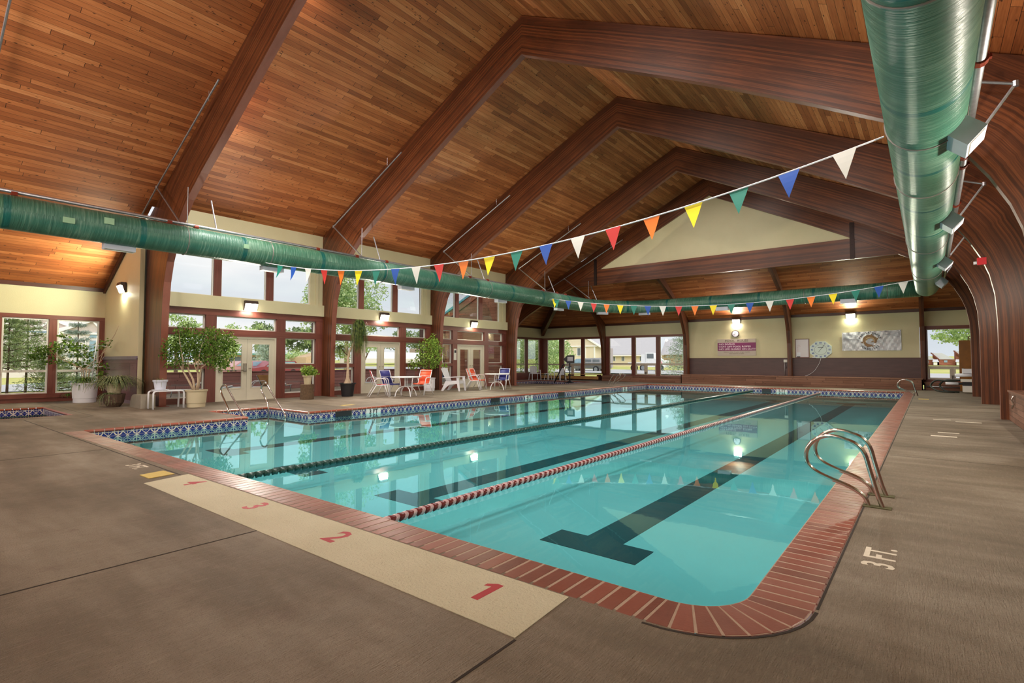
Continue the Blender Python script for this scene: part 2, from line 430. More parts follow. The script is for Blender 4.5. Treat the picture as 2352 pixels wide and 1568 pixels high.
# ------------------------------------------------------------------ roof
def roof():
    m = MB()
    y0 = -5.0
    def q(P, uvs): m.face(P, uvs)
    # left slope in two strips, stopped by the hip line
    xs = [RX, -15.4, XN-.4]
    d = 0.0
    for a, b in zip(xs[:-1], xs[1:]):
        L = sqrt((a-b)**2+(roofL(a)-roofL(b))**2)
        def yh(x):
            z = roofL(x)
            return YF-(z-3.67)/.56 if z < 6.42 else 25.50
        if a == RX:
            q([(a,y0,roofL(a)), (b,y0,roofL(b)), (b,yh(b),roofL(b)), (a,yh(a),roofL(a))], [(y0,d), (y0,d+L), (yh(b),d+L), (yh(a),d)])
        else:
            c = -17.62; Lc = L*(a-c)/(a-b)
            q([(a,y0,roofL(a)), (b,y0,roofL(b)), (b,5.1,roofL(b)), (a,5.1,roofL(a))], [(y0,d), (y0,d+L), (5.1,d+L), (5.1,d)])
            q([(a,5.1,roofL(a)), (c,5.1,roofL(c)), (c,21.25,roofL(c)), (a,21.25,roofL(a))], [(5.1,d), (5.1,d+Lc), (21.25,d+Lc), (21.25,d)])
            q([(a,21.25,roofL(a)), (b,21.25,roofL(b)), (b,yh(b),roofL(b)), (a,yh(a),roofL(a))], [(21.25,d), (21.25,d+L), (yh(b),d+L), (yh(a),d)])
        d += L
    # eave strip only over the two side nooks, cut back over the glazed bays
    q([(-15.4,25.5,roofL(-15.4)), (-16.35,25.5,roofL(-16.35)), (-16.35,25.45,roofL(-16.35)), (-15.4,25.45,roofL(-15.4))], [(0,0),(0,1),(.1,1),(.1,0)])
    xe = 2.5
    L = sqrt((xe-RX)**2+(roofR(xe)-RZ)**2)
    q([(xe,y0,roofR(xe)), (RX,y0,RZ), (RX,25.5,RZ), (xe,27.6,roofR(xe))], [(y0,100+L),(y0,100),(25.5,100),(27.6,100+L)])
    # end slope
    zt = hip(25.5)
    L = sqrt((YF-25.5)**2+(zt-3.67)**2)
    m.face([(-21.9,YF+.1,3.62), (2.5,YF+.1,3.62), (2.5,25.5,zt), (-16.3,25.5,zt)], [(-21.9,200),(2.5,200),(2.5,200+L),(-16.3,200+L)])
    o = m.build('ceiling', M_ROOF); struct(o)
    # roof skin above, keeps the sky out
    k = MB(); t = .12
    k.face([(xe+.6,y0,roofR(xe+.6)+t), (RX,y0,RZ+t), (RX,25.6,RZ+t), (xe+.6,28,roofR(xe+.6)+t)])
    k.face([(RX,y0,RZ+t), (-15.4,y0,roofL(-15.4)+t), (-15.4,25.6,roofL(-15.4)+t), (RX,25.6,RZ+t)])
    xo, xc = XN-.4, -17.7
    k.face([(-15.4,y0,roofL(-15.4)+t), (xo,y0,roofL(xo)+t), (xo,5.1,roofL(xo)+t), (-15.4,5.1,roofL(-15.4)+t)])
    k.face([(-15.4,5.1,roofL(-15.4)+t), (xc,5.1,roofL(xc)+t), (xc,21.25,roofL(xc)+t), (-15.4,21.25,roofL(-15.4)+t)])
    k.face([(-15.4,21.25,roofL(-15.4)+t), (xo,21.25,roofL(xo)+t), (xo,YF+.4,roofL(xo)+t), (-15.4,25.6,roofL(-15.4)+t)])
    k.face([(-22.3,YF+.5,3.5), (3.1,YF+.5,3.5), (3.1,25.56,zt+.1), (-16.3,25.56,zt+.1)])
    k.face([(-15,25.58,6.4), (0,25.58,6.4), (RX,25.58,RZ+t)])
    k.build('roof_skin', M_TRIMW, o)
roof()
LOWL = [(-8.12,9.30),(-8.85,8.93),(-10.2,8.22),(-11.66,7.44),(-12.98,6.72),(-14.26,6.06),(-15.14,5.55),(-15.78,5.0),(-16.2,4.5),(-16.49,4.05),(-16.68,3.5),(-16.77,2.9),(-16.82,2.0),(-16.84,1.0),(-16.84,0)]
UPL = [(-8.12,10.33),(-9.3,9.79),(-10.9,9.04),(-12.4,8.34),(-13.8,7.69),(-15.4,6.95),(-16.5,6.37),(-17.3,5.95),(-17.8,5.69),(-18.2,5.48),(-18.2,4.5),(-18.18,3.4),(-18.15,2.2),(-18.12,1.0),(-18.1,0)]
LOWR = [(-8.12,9.30),(-7,8.74),(-5.56,8.02),(-4.2,7.34),(-2.74,6.58),(-1.5,5.9),(-.49,5.32),(.1,4.88),(.57,4.42),(.78,4.08),(1.0,3.62),(1.12,3.25),(1.2,2.8),(1.23,2.2),(1.23,0)]
UPR = [(-8.12,10.33),(-7,9.78),(-5.4,9.0),(-4.0,8.32),(-2.5,7.58),(-1.2,6.94),(-.1,6.4),(.8,5.96),(1.6,5.57),(2.2,5.27),(2.3,5.0),(2.3,4.4),(2.3,3.6),(2.3,2.4),(2.3,0)]
LOW4 = [(-8.13,9.35),(-10.2,8.33),(-12.2,7.35),(-14.22,6.36),(-16.0,5.5),(-17.55,4.85),(-18.4,4.46),(-19.1,4.1),(-19.6,3.8),(-20.0,3.45),(-20.35,3.0),(-20.5,2.4),(-20.5,0)]
UP4 = [(-8.12,10.33),(-10.2,9.36),(-12.2,8.43),(-14.2,7.5),(-16.0,6.6),(-17.5,5.8),(-18.6,5.22),(-19.6,4.7),(-20.4,4.27),(-21.0,3.95),(-21.5,3.7),(-21.5,2.4),(-21.5,0)]
def arch(lo, up, ya, yb, parent, name='rafter'):
    m = MB(); d = 0.0; W = 1.0
    for i in range(len(lo)-1):
        l0, l1, u0, u1 = lo[i], lo[i+1], up[i], up[i+1]
        s_ = sqrt((l0[0]-l1[0])**2+(l0[1]-l1[1])**2); e = d+s_
        w0 = sqrt((l0[0]-u0[0])**2+(l0[1]-u0[1])**2); w1 = sqrt((l1[0]-u1[0])**2+(l1[1]-u1[1])**2)
        P = lambda q, y: (q[0], y, q[1])
        m.face([P(l0,ya), P(l1,ya), P(u1,ya), P(u0,ya)], [(d,0),(e,0),(e,w1),(d,w0)])
        m.face([P(l0,yb), P(u0,yb), P(u1,yb), P(l1,yb)], [(d,0),(d,w0),(e,w1),(e,0)])
        m.face([P(l0,ya), P(l0,yb), P(l1,yb), P(l1,ya)], [(d,2.01),(d,2.03),(e,2.03),(e,2.01)], 1)
        m.face([P(u0,ya), P(u1,ya), P(u1,yb), P(u0,yb)], [(d,2),(e,2),(e,2.1),(d,2.1)])
        d = e
    m.face([(lo[-1][0],ya,lo[-1][1]), (up[-1][0],ya,up[-1][1]), (up[-1][0],yb,up[-1][1]), (lo[-1][0],yb,lo[-1][1])])
    return m.build(name, [M_BEAM, M_SOFF], parent)
M_SOFF = m_grain('beam_underside', [(.2, S(104,52,38)), (.8, S(150,90,72))], lam=5, lines=0)
ord_ = ['nearest', 'second', 'third', 'fourth']
flab = ['laminated timber roof frame at the left edge, beside the corner of potted plants',
        'large laminated timber roof frame whose peak touches the top of the picture',
        'laminated timber roof frame, second peak from the top of the picture, over the adirondack chair',
        'laminated timber roof frame just before the cream gable, over the second table']
for i, y in enumerate(FY):
    f = empty('roof_frame', (0,0,0), 0, flab[i], 'roof frame', 'curved timber roof frames')
    arch(LOWL, UPL, y, y+FT, f, 'curved_beam'); arch(LOWR, UPR, y, y+FT, f, 'curved_beam')
    b = MB(); b.box(-16.95,-16.7,y-.03,y+FT+.03,0,.012); b.build('base_plate', M_COUP, f)
f = empty('roof_frame', (0,0,0), 0, 'timber roof frame carrying the cream gable triangle at the far end', 'roof frame', 'curved timber roof frames')
arch(LOW4, UP4, F4, F4+FT, f, 'curved_beam'); arch(LOWR, UPR, F4, F4+FT, f, 'curved_beam')
tb = MB(); tb.box(-16.1,-.3,F4+.02,F4+FT-.02,5.52,6.37); tb.build('tie_beam', M_BEAM, f)
for x, a, b_ in ((-14.42,5.5,6.95), (-2.36,5.5,7.02)):
    s_ = MB(); s_.box(x-.08,x+.08,F4-.03,F4-.005,a,b_)
    for k in range(6): s_.box(x-.02,x+.02,F4-.045,F4-.03,a+.12+k*.24,a+.16+k*.24)
    s_.build('strap_plate', flat('dark_steel', S(46,30,26), .5, .5), f)
g = MB(); g.prism([(-14.6,F4+.1,6.3), (-2.0,F4+.1,6.3), (RX,F4+.1,9.6)], (0,.03,0)); struct(g.build('wall_gable', M_CREAM))
# hip rafter and end-wall ribs
h = MB(); h.beam((-21.45,30.15,3.05+.25), (-16.3,25.5,5.85+.2), .2, .55); tag(h.build('hip_rafter', M_BEAM), 'straight diagonal hip rafter running down to the far left corner', 'rafter')
def rib(x, label):
    lo = [(25.55,5.75),(26.6,5.3),(27.6,4.85),(28.4,4.42),(29.0,4.0),(29.4,3.4),(29.7,2.85),(29.85,2.2),(29.9,1.4),(29.92,.45)]
    up = [(25.55,6.38),(26.6,5.75),(27.6,5.2),(28.4,4.73),(29.0,4.4),(29.6,4.06),(30.1,3.75),(30.26,2.2),(30.26,1.4),(30.26,.45)]
    w = .17
    m = MB(); d = 0.0
    for i in range(len(lo)-1):
        s_ = sqrt((lo[i][0]-lo[i+1][0])**2+(lo[i][1]-lo[i+1][1])**2); e = d+s_
        P = lambda q, xx: (xx, q[0], q[1])
        for xx in (x-w/2, x+w/2):
            m.face([P(lo[i],xx), P(lo[i+1],xx), P(up[i+1],xx), P(up[i],xx)], [(d,0),(e,0),(e,.4),(d,.4)])
        m.face([P(lo[i],x-w/2), P(lo[i],x+w/2), P(lo[i+1],x+w/2), P(lo[i+1],x-w/2)], [(d,1),(d,1.1),(e,1.1),(e,1)])
        d = e
    o = m.build('wall_rib', M_BEAM)
    tag(o, label, 'timber rib', 'curved ribs on the far wall')
rib(-16.5, 'curved timber rib on the far wall between the two groups of windows')
rib(-11.03, 'curved timber rib between the far windows and the pool rules sign')
rib(-5.62, 'curved timber rib between the pool rules sign and the whiteboard')
rib(-.2, 'curved timber rib right of the white swim team banner')

# ------------------------------------------------------------------ floor, pool
PX0, PX1, PYF = -12.18, -.80, 27.1
def ny(x): return 2.775+(x+1)*.021         # near pool edge, very slightly off square
OX, = (-.49,)
def floor():
    m = MB()
    def r(x0, x1, y0, y1): m.face([(x0,y0,0),(x1,y0,0),(x1,y1,0),(x0,y1,0)])
    # spa 1 hole: x -25..-15.85, y 2.1..3.1 ; spa 2 hole: x -20.5..-15.6, y 24.3..27.6
    r(-26, 2.4, -5, -.5); r(-15.9, 2.4, -.5, 1.0); r(-26, -19.1, -.5, 3.1)
    # row around spa 1 and the near pool edge
    r(-15.9, -12.18, 1.0, 5.5); 
    m.face([(-12.18,1.0,0),(-.49,1.0,0),(-.49,ny(-.49)-.30,0),(-12.18,ny(-12.18)-.0,0)])
    r(-26, -19.1, 2.3, 3.1) if False else None
    r(-26, -15.9, 3.1, 5.5); r(-15.9,-15.9+.0,1.9,3.1)
    r(-26, -19.35, 1.9, 3.1) if False else None
    # around entry recess
    r(-26, -14.3, 5.5, 7.0)
    r(-26, PX0, 7.0, 23.4)
    r(-26, -20.4, 23.4, 27.9); r(-15.9, PX0, 23.4, 27.9)
    r(-26, PX0, 27.9, 31); r(PX0, 2.4, PYF, 31)
    r(-.49, 2.4, 1.0, PYF)
    o = m.build('floor', M_CONC); struct(o)
    # rounded corner fill outside the coping
    R = .648; cx, cy = PX1-.34, ny(-1.2)+.34
    k = MB(); P = [(cx+R+.05,cy-R-.05,-.0003),(cx-.1,cy-R-.05,-.0003)]
    for i in range(11):
        a = -pi/2+pi/2*i/10; P.append((cx+R*cos(a), cy+R*sin(a), -.0003))
    P.append((cx+R+.05,cy+.1,-.0003))
    for i in range(1, len(P)-1): k.face([P[0], P[i+1], P[i]])
    k.build('corner_slab', M_CONC, o)
    # joints
    j = MB()
    def jt(a, b, w=.014): j.beam((a[0],a[1],-.0035),(b[0],b[1],-.0035), w, .01)
    jt((-15.3,2.17),(-6.65,2.27)); jt((-4.03,-2),(-4.03,1.93)); jt((-1.5,-1),(-1.53,1.93)); jt((-9.4,-2),(-9.4,2.2)); jt((-1.5,-1),(-1.5,-2))
    jt((-26,3.35),(-15.2,3.35),.008); jt((-15.2,3.35),(-14.9,3.0),.008); jt((-14.9,3.0),(-15.5,2.3),.008)
    jt((-.482,3.15),(-.455,PYF-.3),.012)
    for y in (8.9,12.2,15.6,19.0,22.4): jt((-.44,y),(2.3,y),.008)
    for y in (8.3,12.4,16.6,20.8): jt((-17,y),(-12.4,y),.008)
    jt((-15.4,5.45),(-14.2,7.3),.01)
    P2 = [(cx+(R+.012)*cos(-pi/2+pi/2*i/10), cy+(R+.012)*sin(-pi/2+pi/2*i/10)) for i in range(11)]
    for a, b in zip(P2[:-1], P2[1:]): jt(a, b, .016)
    j.build('expansion_joint', flat('joint_dirt', S(52,42,36), .95), o)
    return o
FLOOR = floor()
def basin():
    root = empty('pool_basin', (0,0,0), 0, 'long rectangular swimming pool basin with dark lane lines', 'swimming pool')
    m = MB()
    m.box(PX0-2.2,PX1+.05,2.3,PYF+.05,ZB-.1,ZB)
    m.build('basin_bottom', M_PLASTER, root)
    w = MB()
    def wall(a, b, z0, z1, off=0.0):
        L = sqrt((a[0]-b[0])**2+(a[1]-b[1])**2)
        w.face([(a[0],a[1],z0),(b[0],b[1],z0),(b[0],b[1],z1),(a[0],a[1],z1)], [(off,z0),(off+L,z0),(off+L,z1),(off,z1)])
    loop = [(PX1,PYF),(PX0,PYF),(PX0,7.0),(-14.3,7.0),(-14.3,5.5),(PX0,5.5),(PX0,ny(PX0))]
    for a, b in zip(loop[:-1], loop[1:]): wall(a, b, ZB, -.30)
    near = [(PX0,ny(PX0)), (-1.35,ny(-1.35))]
    rr = .36; cx, cy = PX1-rr, ny(-1.2)+rr
    near += [(cx+rr*cos(-pi/2+pi/2*i/8), cy+rr*sin(-pi/2+pi/2*i/8)) for i in range(9)]+[(PX1,PYF)]
    for a, b in zip(near[:-1], near[1:]): wall(a, b, ZB, -.02)
    w.build('basin_wall', M_PLASTER, root)
    t = MB()
    for a, b in zip(loop[:-1], loop[1:]):
        L = sqrt((a[0]-b[0])**2+(a[1]-b[1])**2)
        t.face([(a[0],a[1],-.32),(b[0],b[1],-.32),(b[0],b[1],-.04),(a[0],a[1],-.04)], [(0,-.172),(L,-.172),(L,.108),(0,.108)])
    t.build('tile_band', M_TILE, root)
    bn = MB()
    for a, b in zip(loop[:-1], loop[1:]):
        A = Vector((a[0],a[1],-.022)); B = Vector((b[0],b[1],-.022)); n = max(1, int((B-A).length/.155)); d = (B-A)/n
        for k in range(n): bn.tube([A+d*(k+.05), A+d*(k+.95)], .031, 8)
    bn.build('bullnose_edge', M_BULL, root)
    gb = MB()
    for a, b in zip(loop[:-1], loop[1:]): gb.beam((a[0],a[1],-.022),(b[0],b[1],-.022), .04, .04)
    gb.build('grout_bed', flat('pale_grout', S(206,190,176), .8), root)
    # lane lines
    for x in (-2.5, -5.14, -7.85, -10.5):
        l = MB(); z = ZB+.004
        l.box(x-.5,x+.5,4.17,4.56,ZB,z); l.box(x-.19,x+.19,4.56,24.9,ZB,z); l.box(x-.5,x+.5,24.9,25.3,ZB,z)
        l.build('lane_line', M_PLINE, root)
    # skimmer mouths and depth tiles
    for y in (8.0, 14.2, 18.5):
        q = MB(); q.box(PX0-.02,PX0+.006,y-.25,y+.25,-.19,-.055); q.build('skimmer_mouth', M_BLACK, root)
    q = MB(); q.box(-6.3,-5.9,PYF-.006,PYF+.02,-.19,-.055); q.build('skimmer_mouth', M_BLACK, root)
    wt = flat('depth_tile_white', S(222,222,222), .3, noise=.02)
    def dt(y, s_):
        q = MB(); q.box(PX0,PX0+.008,y-.24,y+.24,-.21,-.045); p = q.build('depth_tile', wt, root)
        text(s_, .16, M_BLACK, Matrix.Translation((PX0+.01,y,-.175)) @ Matrix(((0,0,1,0),(1,0,0,0),(0,1,0,0),(0,0,0,1))), p, 'depth_number', bold=.004)
    dt(8.95, '3 FT'); dt(16.2, '4 FT'); dt(24.4, '4½')
    q = MB(); q.box(-5.65,-5.2,PYF-.008,PYF,-.21,-.045); p = q.build('depth_tile', wt, root)
    text('5 FT', .16, M_BLACK, wallM(-5.42,PYF-.01,-.175), p, 'depth_number', bold=.004)
    return root
basin()
def water():
    m = MB()
    m.face([(PX0,ny(PX0)-.02,ZW),(PX1,ny(PX1)-.02,ZW),(PX1,PYF,ZW),(PX0,PYF,ZW)]); m.face([(-14.3,5.5,ZW),(PX0,5.5,ZW),(PX0,7.0,ZW),(-14.3,7.0,ZW)])
    tag(m.build('pool_water', M_WATER), 'clear teal water filling the swimming pool', 'water', kind='stuff')
water()
def coping():
    root = empty('pool_coping', (0,0,0), 0, 'red brick coping along the near and right edges of the pool', 'coping')
    m = MB(); pitch = .1066; k = 0
    def brick(a0, a1, b1, b0):
        nonlocal k; k += 1
        c = [Vector((p[0],p[1],0)) for p in (a0,a1,b1,b0)]; ce = sum(c, Vector())/4
        uv = [(k*.37, k*.91)]*4; g = .006
        inner = [p+(ce-p).normalized()*.008 for p in c]; zt = .0015
        top = [Vector((p.x,p.y,zt)) for p in inner]; lo = [Vector((p.x,p.y,zt-.005)) for p in c]; bt = [Vector((p.x,p.y,-.07)) for p in c]
        m.face(top, uv)
        for i in range(4):
            j = (i+1) % 4
            m.face([lo[i],lo[j],top[j],top[i]], uv); m.face([bt[i],bt[j],lo[j],lo[i]], uv)
    W = .30; gap = .0085
    rr = .34; xc = PX1-rr; yc = ny(-1.2)+rr; x = PX0
    while x < xc-.02:
        x1 = min(x+pitch, xc)
        brick((x+gap,ny(x)), (x1-gap,ny(x1)), (x1-gap,ny(x1)-W), (x+gap,ny(x)-W)); x += pitch
    n = 8; Ro = rr+W
    for i in range(n):
        a = -pi/2+pi/2*i/n; b = -pi/2+pi/2*(i+1)/n
        ga, gi = .011, .012
        brick((xc+rr*cos(a+gi),yc+rr*sin(a+gi)), (xc+rr*cos(b-gi),yc+rr*sin(b-gi)), (xc+Ro*cos(b-ga),yc+Ro*sin(b-ga)), (xc+Ro*cos(a+ga),yc+Ro*sin(a+ga)))
    y = yc
    while y < PYF:
        y1 = min(y+pitch, PYF)
        brick((PX1,y+gap), (PX1,y1-gap), (PX1+W+.01,y1-gap), (PX1+W+.01,y+gap)); y += pitch
    # face bricks outward
    m.build('brick_course', M_BRICK, root)
    g = MB(); z = -.0006
    P = [(xc+rr*cos(-pi/2+pi/2*i/12), yc+rr*sin(-pi/2+pi/2*i/12)) for i in range(13)]; Q = [(xc+Ro*cos(-pi/2+pi/2*i/12), yc+Ro*sin(-pi/2+pi/2*i/12)) for i in range(13)]
    P = [(PX0,ny(PX0))]+P+[(PX1,PYF)]; Q = [(PX0,ny(PX0)-W)]+Q+[(PX1+W+.01,PYF)]
    for i in range(len(P)-1): g.face([(*P[i],z),(*Q[i],z),(*Q[i+1],z),(*P[i+1],z)]); g.face([(*P[i],z),(*P[i+1],z),(*P[i+1],-.1),(*P[i],-.1)])
    g.build('mortar_bed', M_GROUT, root)
coping()
# painted strip with lane numbers
def paint():
    r = empty('painted_strip', (0,0,0), 0, 'cream painted strip on the deck with red lane numbers', 'floor marking')
    m = MB(); P = [(-6.49,1.87),(-1.54,1.94),(-1.57,2.455),(-6.62,2.34)]
    m.prism([(a,b,0) for a,b in P], (0,0,.003)); m.build('paint_film', M_STRIP, r)
    M_RN = flat('red_number_paint', S(176,34,48), .6, noise=.12, nscale=20)
    o1 = MB(); o1.prism([(-1.985,2.11,.003),(-1.935,2.11,.003),(-1.935,2.335,.003),(-1.98,2.335,.003),(-2.03,2.30,.003),(-2.03,2.27,.003),(-1.985,2.285,.003)], (0,0,.001)); o1.build('lane_number', M_RN, r)
    for s_, x in (('2',-3.42),('3',-4.70),('4',-6.1)):
        text(s_, .30, M_RN, floorM(x,2.11,.0035,0), r, 'lane_number', ext=.0005, bold=.006, sx=1.0)
    w = flat('worn_white_paint', S(214,202,182), .7, noise=.1, nscale=30)
    a = text('3 FT.', .24, w, floorM(-.20,4.02,.001,pi/2), None, 'depth_lettering', ext=.001, align='LEFT', bold=.005, sx=.9)
    tag(a, 'white painted 3 FT. lettering on the right deck beside the brick edge', 'floor marking')
    a = text('3 FT.', .22, w, floorM(-7.78,2.04,.001,0), None, 'depth_lettering', ext=.001, align='LEFT', bold=.004, sx=.85)
    tag(a, 'white painted 3 FT. lettering on the deck beside the yellow lid', 'floor marking')
    yl = flat('yellow_lid', S(206,178,84), .5, noise=.12, nscale=30)
    l = MB(); l.prism([(-6.98,1.97,0),(-6.70,1.98,0),(-6.74,2.24,0),(-7.04,2.22,0)], (0,0,.006)); tag(l.build('skimmer_lid', yl), 'yellow skimmer lid set in the deck at the end of the cream strip', 'lid')
    l = MB(); l.box(-.3,-.02,22.3,22.7,0,.006); tag(l.build('skimmer_lid', yl), 'small yellow lid on the right deck near the far grab rails', 'lid')
    l = MB(); l.box(-13.3,-13.1,8.6,9.0,0,.004); tag(l.build('skimmer_lid', yl), 'yellowish lid on the left deck below the black palm pot', 'lid')
    r = empty('worn_marking', (0,0,0), 0, 'worn white paint marks on the right deck beyond the near rails', 'floor marking')
    for (x, y, w_, d) in ((.05,14.9,.30,.25),(.42,14.6,.42,.3),(.1,12.2,.3,.3),(.0,11.6,.35,.35)): q = MB(); q.box(x,x+w_,y,y+d*.4,0,.001); q.build('paint_mark', w, r)
paint()
# spas
def spa(name, x0, x1, y0, y1, label):
    r = empty(name, (0,0,0), 0, label, 'hot tub')
    L = [(x0,y0),(x1,y0),(x1,y1),(x0,y1),(x0,y0)]
    t = MB(); b = MB()
    for a, c in zip(L[:-1], L[1:]):
        d = sqrt((a[0]-c[0])**2+(a[1]-c[1])**2)
        t.face([(a[0],a[1],-.6),(c[0],c[1],-.6),(c[0],c[1],-.03),(a[0],a[1],-.03)], [(0,-.45),(d,-.45),(d,.12),(0,.12)])
        A = Vector((a[0],a[1],-.02)); B = Vector((c[0],c[1],-.02)); n = max(1,int((B-A).length/.155)); e = (B-A)/n
        for k in range(n): b.tube([A+e*(k+.05), A+e*(k+.95)], .026, 6)
    t.build('tile_wall', M_TILE, r); b.build('bullnose_edge', M_BULL, r)
    q = MB(); q.box(x0,x1,y0,y1,-.62,-.6); q.build('spa_floor', flat('spa_plaster', S(120,146,132), .7), r)
    w = MB(); w.face([(x0,y0,-.2),(x1,y0,-.2),(x1,y1,-.2),(x0,y1,-.2)]); tag(w.build('spa_water', M_SPAW), 'still water in the '+('near left' if y0 < 10 else 'far left')+' hot tub', 'water', kind='stuff')
spa('hot_tub', -19.1, -15.9, -.5, 3.1, 'sunken hot tub with blue star tiles at the left edge of the deck')
spa('hot_tub', -20.4, -15.9, 23.4, 27.9, 'sunken far hot tub with blue tiles beside the arrow sign')

# ------------------------------------------------------------------ lane ropes
def lane_rope(x, label, c1, c2):
    r = empty('lane_rope', (x,0,0), 0, label, 'lane rope', 'lane ropes')
    z = ZW+.025
    a = MB(); a.tube([(0,2.85,z),(0,PYF-.1,z)], .008, 6); a.build('cable', M_BLACK, r)
    m = MB(); n = 12; R = .044; w = .1
    # twisted disc: rim wobbles along the rope
    prof = [(-.5,.25),(-.35,.95),(0,.8),(.35,.95),(.5,.25)]
    i0 = 0
    for (t, s_) in prof:
        for j in range(n):
            A = 2*pi*j/n; wob = .28*sin(2*A) if abs(t) < .45 else 0
            m.v.append((R*s_*cos(A), w*(t+wob*.5), R*s_*sin(A)))
    for i in range(len(prof)-1):
        for j in range(n):
            j2 = (j+1) % n; m.f.append((i*n+j, i*n+j2, (i+1)*n+j2, (i+1)*n+j)); m.uv.append([(0,0)]*4); m.mi.append(0 if i in (0,1) else 1)
    p = m.build('float', [c1, c2], r, True); step = .104; N = int((PYF-3.1)/step)
    p.location = (0,2.95,z)
    for k in range(1, 100):
        c = p.copy(); COL.objects.link(c); c.parent = r; c.location = (0,2.95+k*step,z)
    q = MB()
    for k in range(100, N):
        yy = 2.95+k*step; base = len(q.v)
        q.v += [(v[0], v[1]+yy, v[2]+z) for v in m.v]; q.f += [tuple(i+base for i in f_) for f_ in m.f]; q.uv += m.uv; q.mi += m.mi
    tag(q.build('far_float', [c1, c2], r, True), kind='stuff')
lane_rope(-3.84, 'red and white lane rope nearest the camera', flat('dark_red_float', S(104,34,34), .3), flat('pinkish_float', S(206,170,172), .3))
lane_rope(-6.66, 'dark green and white lane rope in the middle of the pool', flat('green_float', S(20,66,60), .3), flat('dark_float', S(46,76,72), .3))

# ------------------------------------------------------------------ left wall
WIN = [0]; DOOR = [0]
def frame_rect_x(m, x, y0, y1, z0, z1, t, d):
    m.box(x-d/2,x+d/2,y0+.001,y0+t,z0+.001,z1-.001); m.box(x-d/2,x+d/2,y1-t,y1-.001,z0+.001,z1-.001); m.box(x-d/2+.001,x+d/2-.001,y0+t,y1-t,z0+.001,z0+t); m.box(x-d/2+.001,x+d/2-.001,y0+t,y1-t,z1-t,z1-.001)
def frame_rect_y(m, y, x0, x1, z0, z1, t, d):
    m.box(x0+.001,x0+t,y-d/2,y+d/2,z0+.001,z1-.001); m.box(x1-t,x1-.001,y-d/2,y+d/2,z0+.001,z1-.001); m.box(x0+t,x1-t,y-d/2+.001,y+d/2-.001,z0+.001,z0+t); m.box(x0+t,x1-t,y-d/2+.001,y+d/2-.001,z1-t,z1-.001)
def window_x(x, y0, y1, z0, z1, mat=None, t=.035, rails=()):
    WIN[0] += 1
    m = MB(); frame_rect_x(m, x, y0, y1, z0, z1, t, .06)
    for zr in rails: m.box(x-.028,x+.028,y0+t,y1-t,zr-.035,zr+.035)
    o = m.build('window_%d' % WIN[0], mat or M_CASEW); struct(o)
    g = MB(); g.box(x-.004,x+.004,y0+t-.006,y1-t+.006,z0+t-.006,z1-t+.006); g.build('pane', M_GLASS, o); return o
def window_y(y, x0, x1, z0, z1, mat=None, t=.03, rail=None, casement=False):
    WIN[0] += 1
    m = MB(); frame_rect_y(m, y, x0, x1, z0, z1, t, .06)
    if rail: m.box(x0+t,x1-t,y-.027,y+.027,rail-.045,rail+.045)
    if casement:
        xm = (x0+x1)/2; m.box(xm-.05,xm+.05,y-.024,y+.02,z0+t,rail-.045); frame_rect_y(m, y-.012, x0+.032, xm-.052, z0+.032, rail-.047, .05, .06); frame_rect_y(m, y-.012, xm+.052, x1-.032, z0+.032, rail-.047, .05, .06)
    o = m.build('window_%d' % WIN[0], mat or M_CASE); struct(o)
    g = MB(); g.box(x0+t,x1-t,y-.004,y+.004,z0+t,z1-t); g.build('pane', M_GLASS, o)
    if casement:
        for sx in (-.03,.03):
            q = MB(); q.box(xm+sx-.008,xm+sx+.008,y-.08,y-.04,z0+.05,z0+.2); q.build('latch', M_BLACK, o)
    return o
def door_pair(x, y0, y1, z1, panic):
    DOOR[0] += 1
    m = MB(); t = .06
    m.box(x-.06,x+.05,y0+.001,y0+t,.013,z1-.001); m.box(x-.06,x+.05,y1-t,y1-.001,.013,z1-.001); m.box(x-.059,x+.049,y0+t,y1-t,z1-t,z1-.001); m.box(x-.06,x+.06,y0,y1,0,.012)
    o = m.build('door_%d' % DOOR[0], M_DOORC); struct(o)
    ym = (y0+y1)/2
    for k, (a, b) in enumerate(((y0+t+.003,ym-.004),(ym+.004,y1-t-.003))):
        l = MB(); sw, bw = .155, .40
        z1 -= .004; l.box(x-.02,x+.025,a,a+sw,.015,z1-t); l.box(x-.02,x+.025,b-sw,b,.015,z1-t); l.box(x-.02,x+.025,a+sw,b-sw,.015,bw); l.box(x-.02,x+.025,a+sw,b-sw,z1-t-.17,z1-t)
        frame_rect_x(l, x+.012, a+sw-.03, b-sw+.03, bw-.03, z1-t-.14, .036, .05); z1 += .004
        lf = l.build('door_leaf', M_DOORC, o)
        g = MB(); g.box(x-.004,x+.004,a+sw-.01,b-sw+.01,bw-.01,z1-t-.165); g.build('pane', M_GLASS, lf)
        if panic and k == 0:
            p = MB(); p.tube([(x+.08,a+.05,.98),(x+.08,b-.05,.98)], .014, 8); p.box(x+.02,x+.1,b-.12,b-.03,.93,1.2); p.box(x+.02,x+.09,a+.02,a+.07,.92,1.06); p.build('panic_bar', M_STEEL, lf)
        else:
            p = MB(); yy = a+.06 if k else b-.06
            p.tube([(x+.025,yy,1.04),(x+.08,yy,1.04)], .012, 8); p.tube([(x+.075,yy-.05 if k == 0 else yy,1.04),(x+.075,yy if k == 0 else yy+.05,1.04)], .01, 6); p.build('door_handle', M_STEEL, lf)
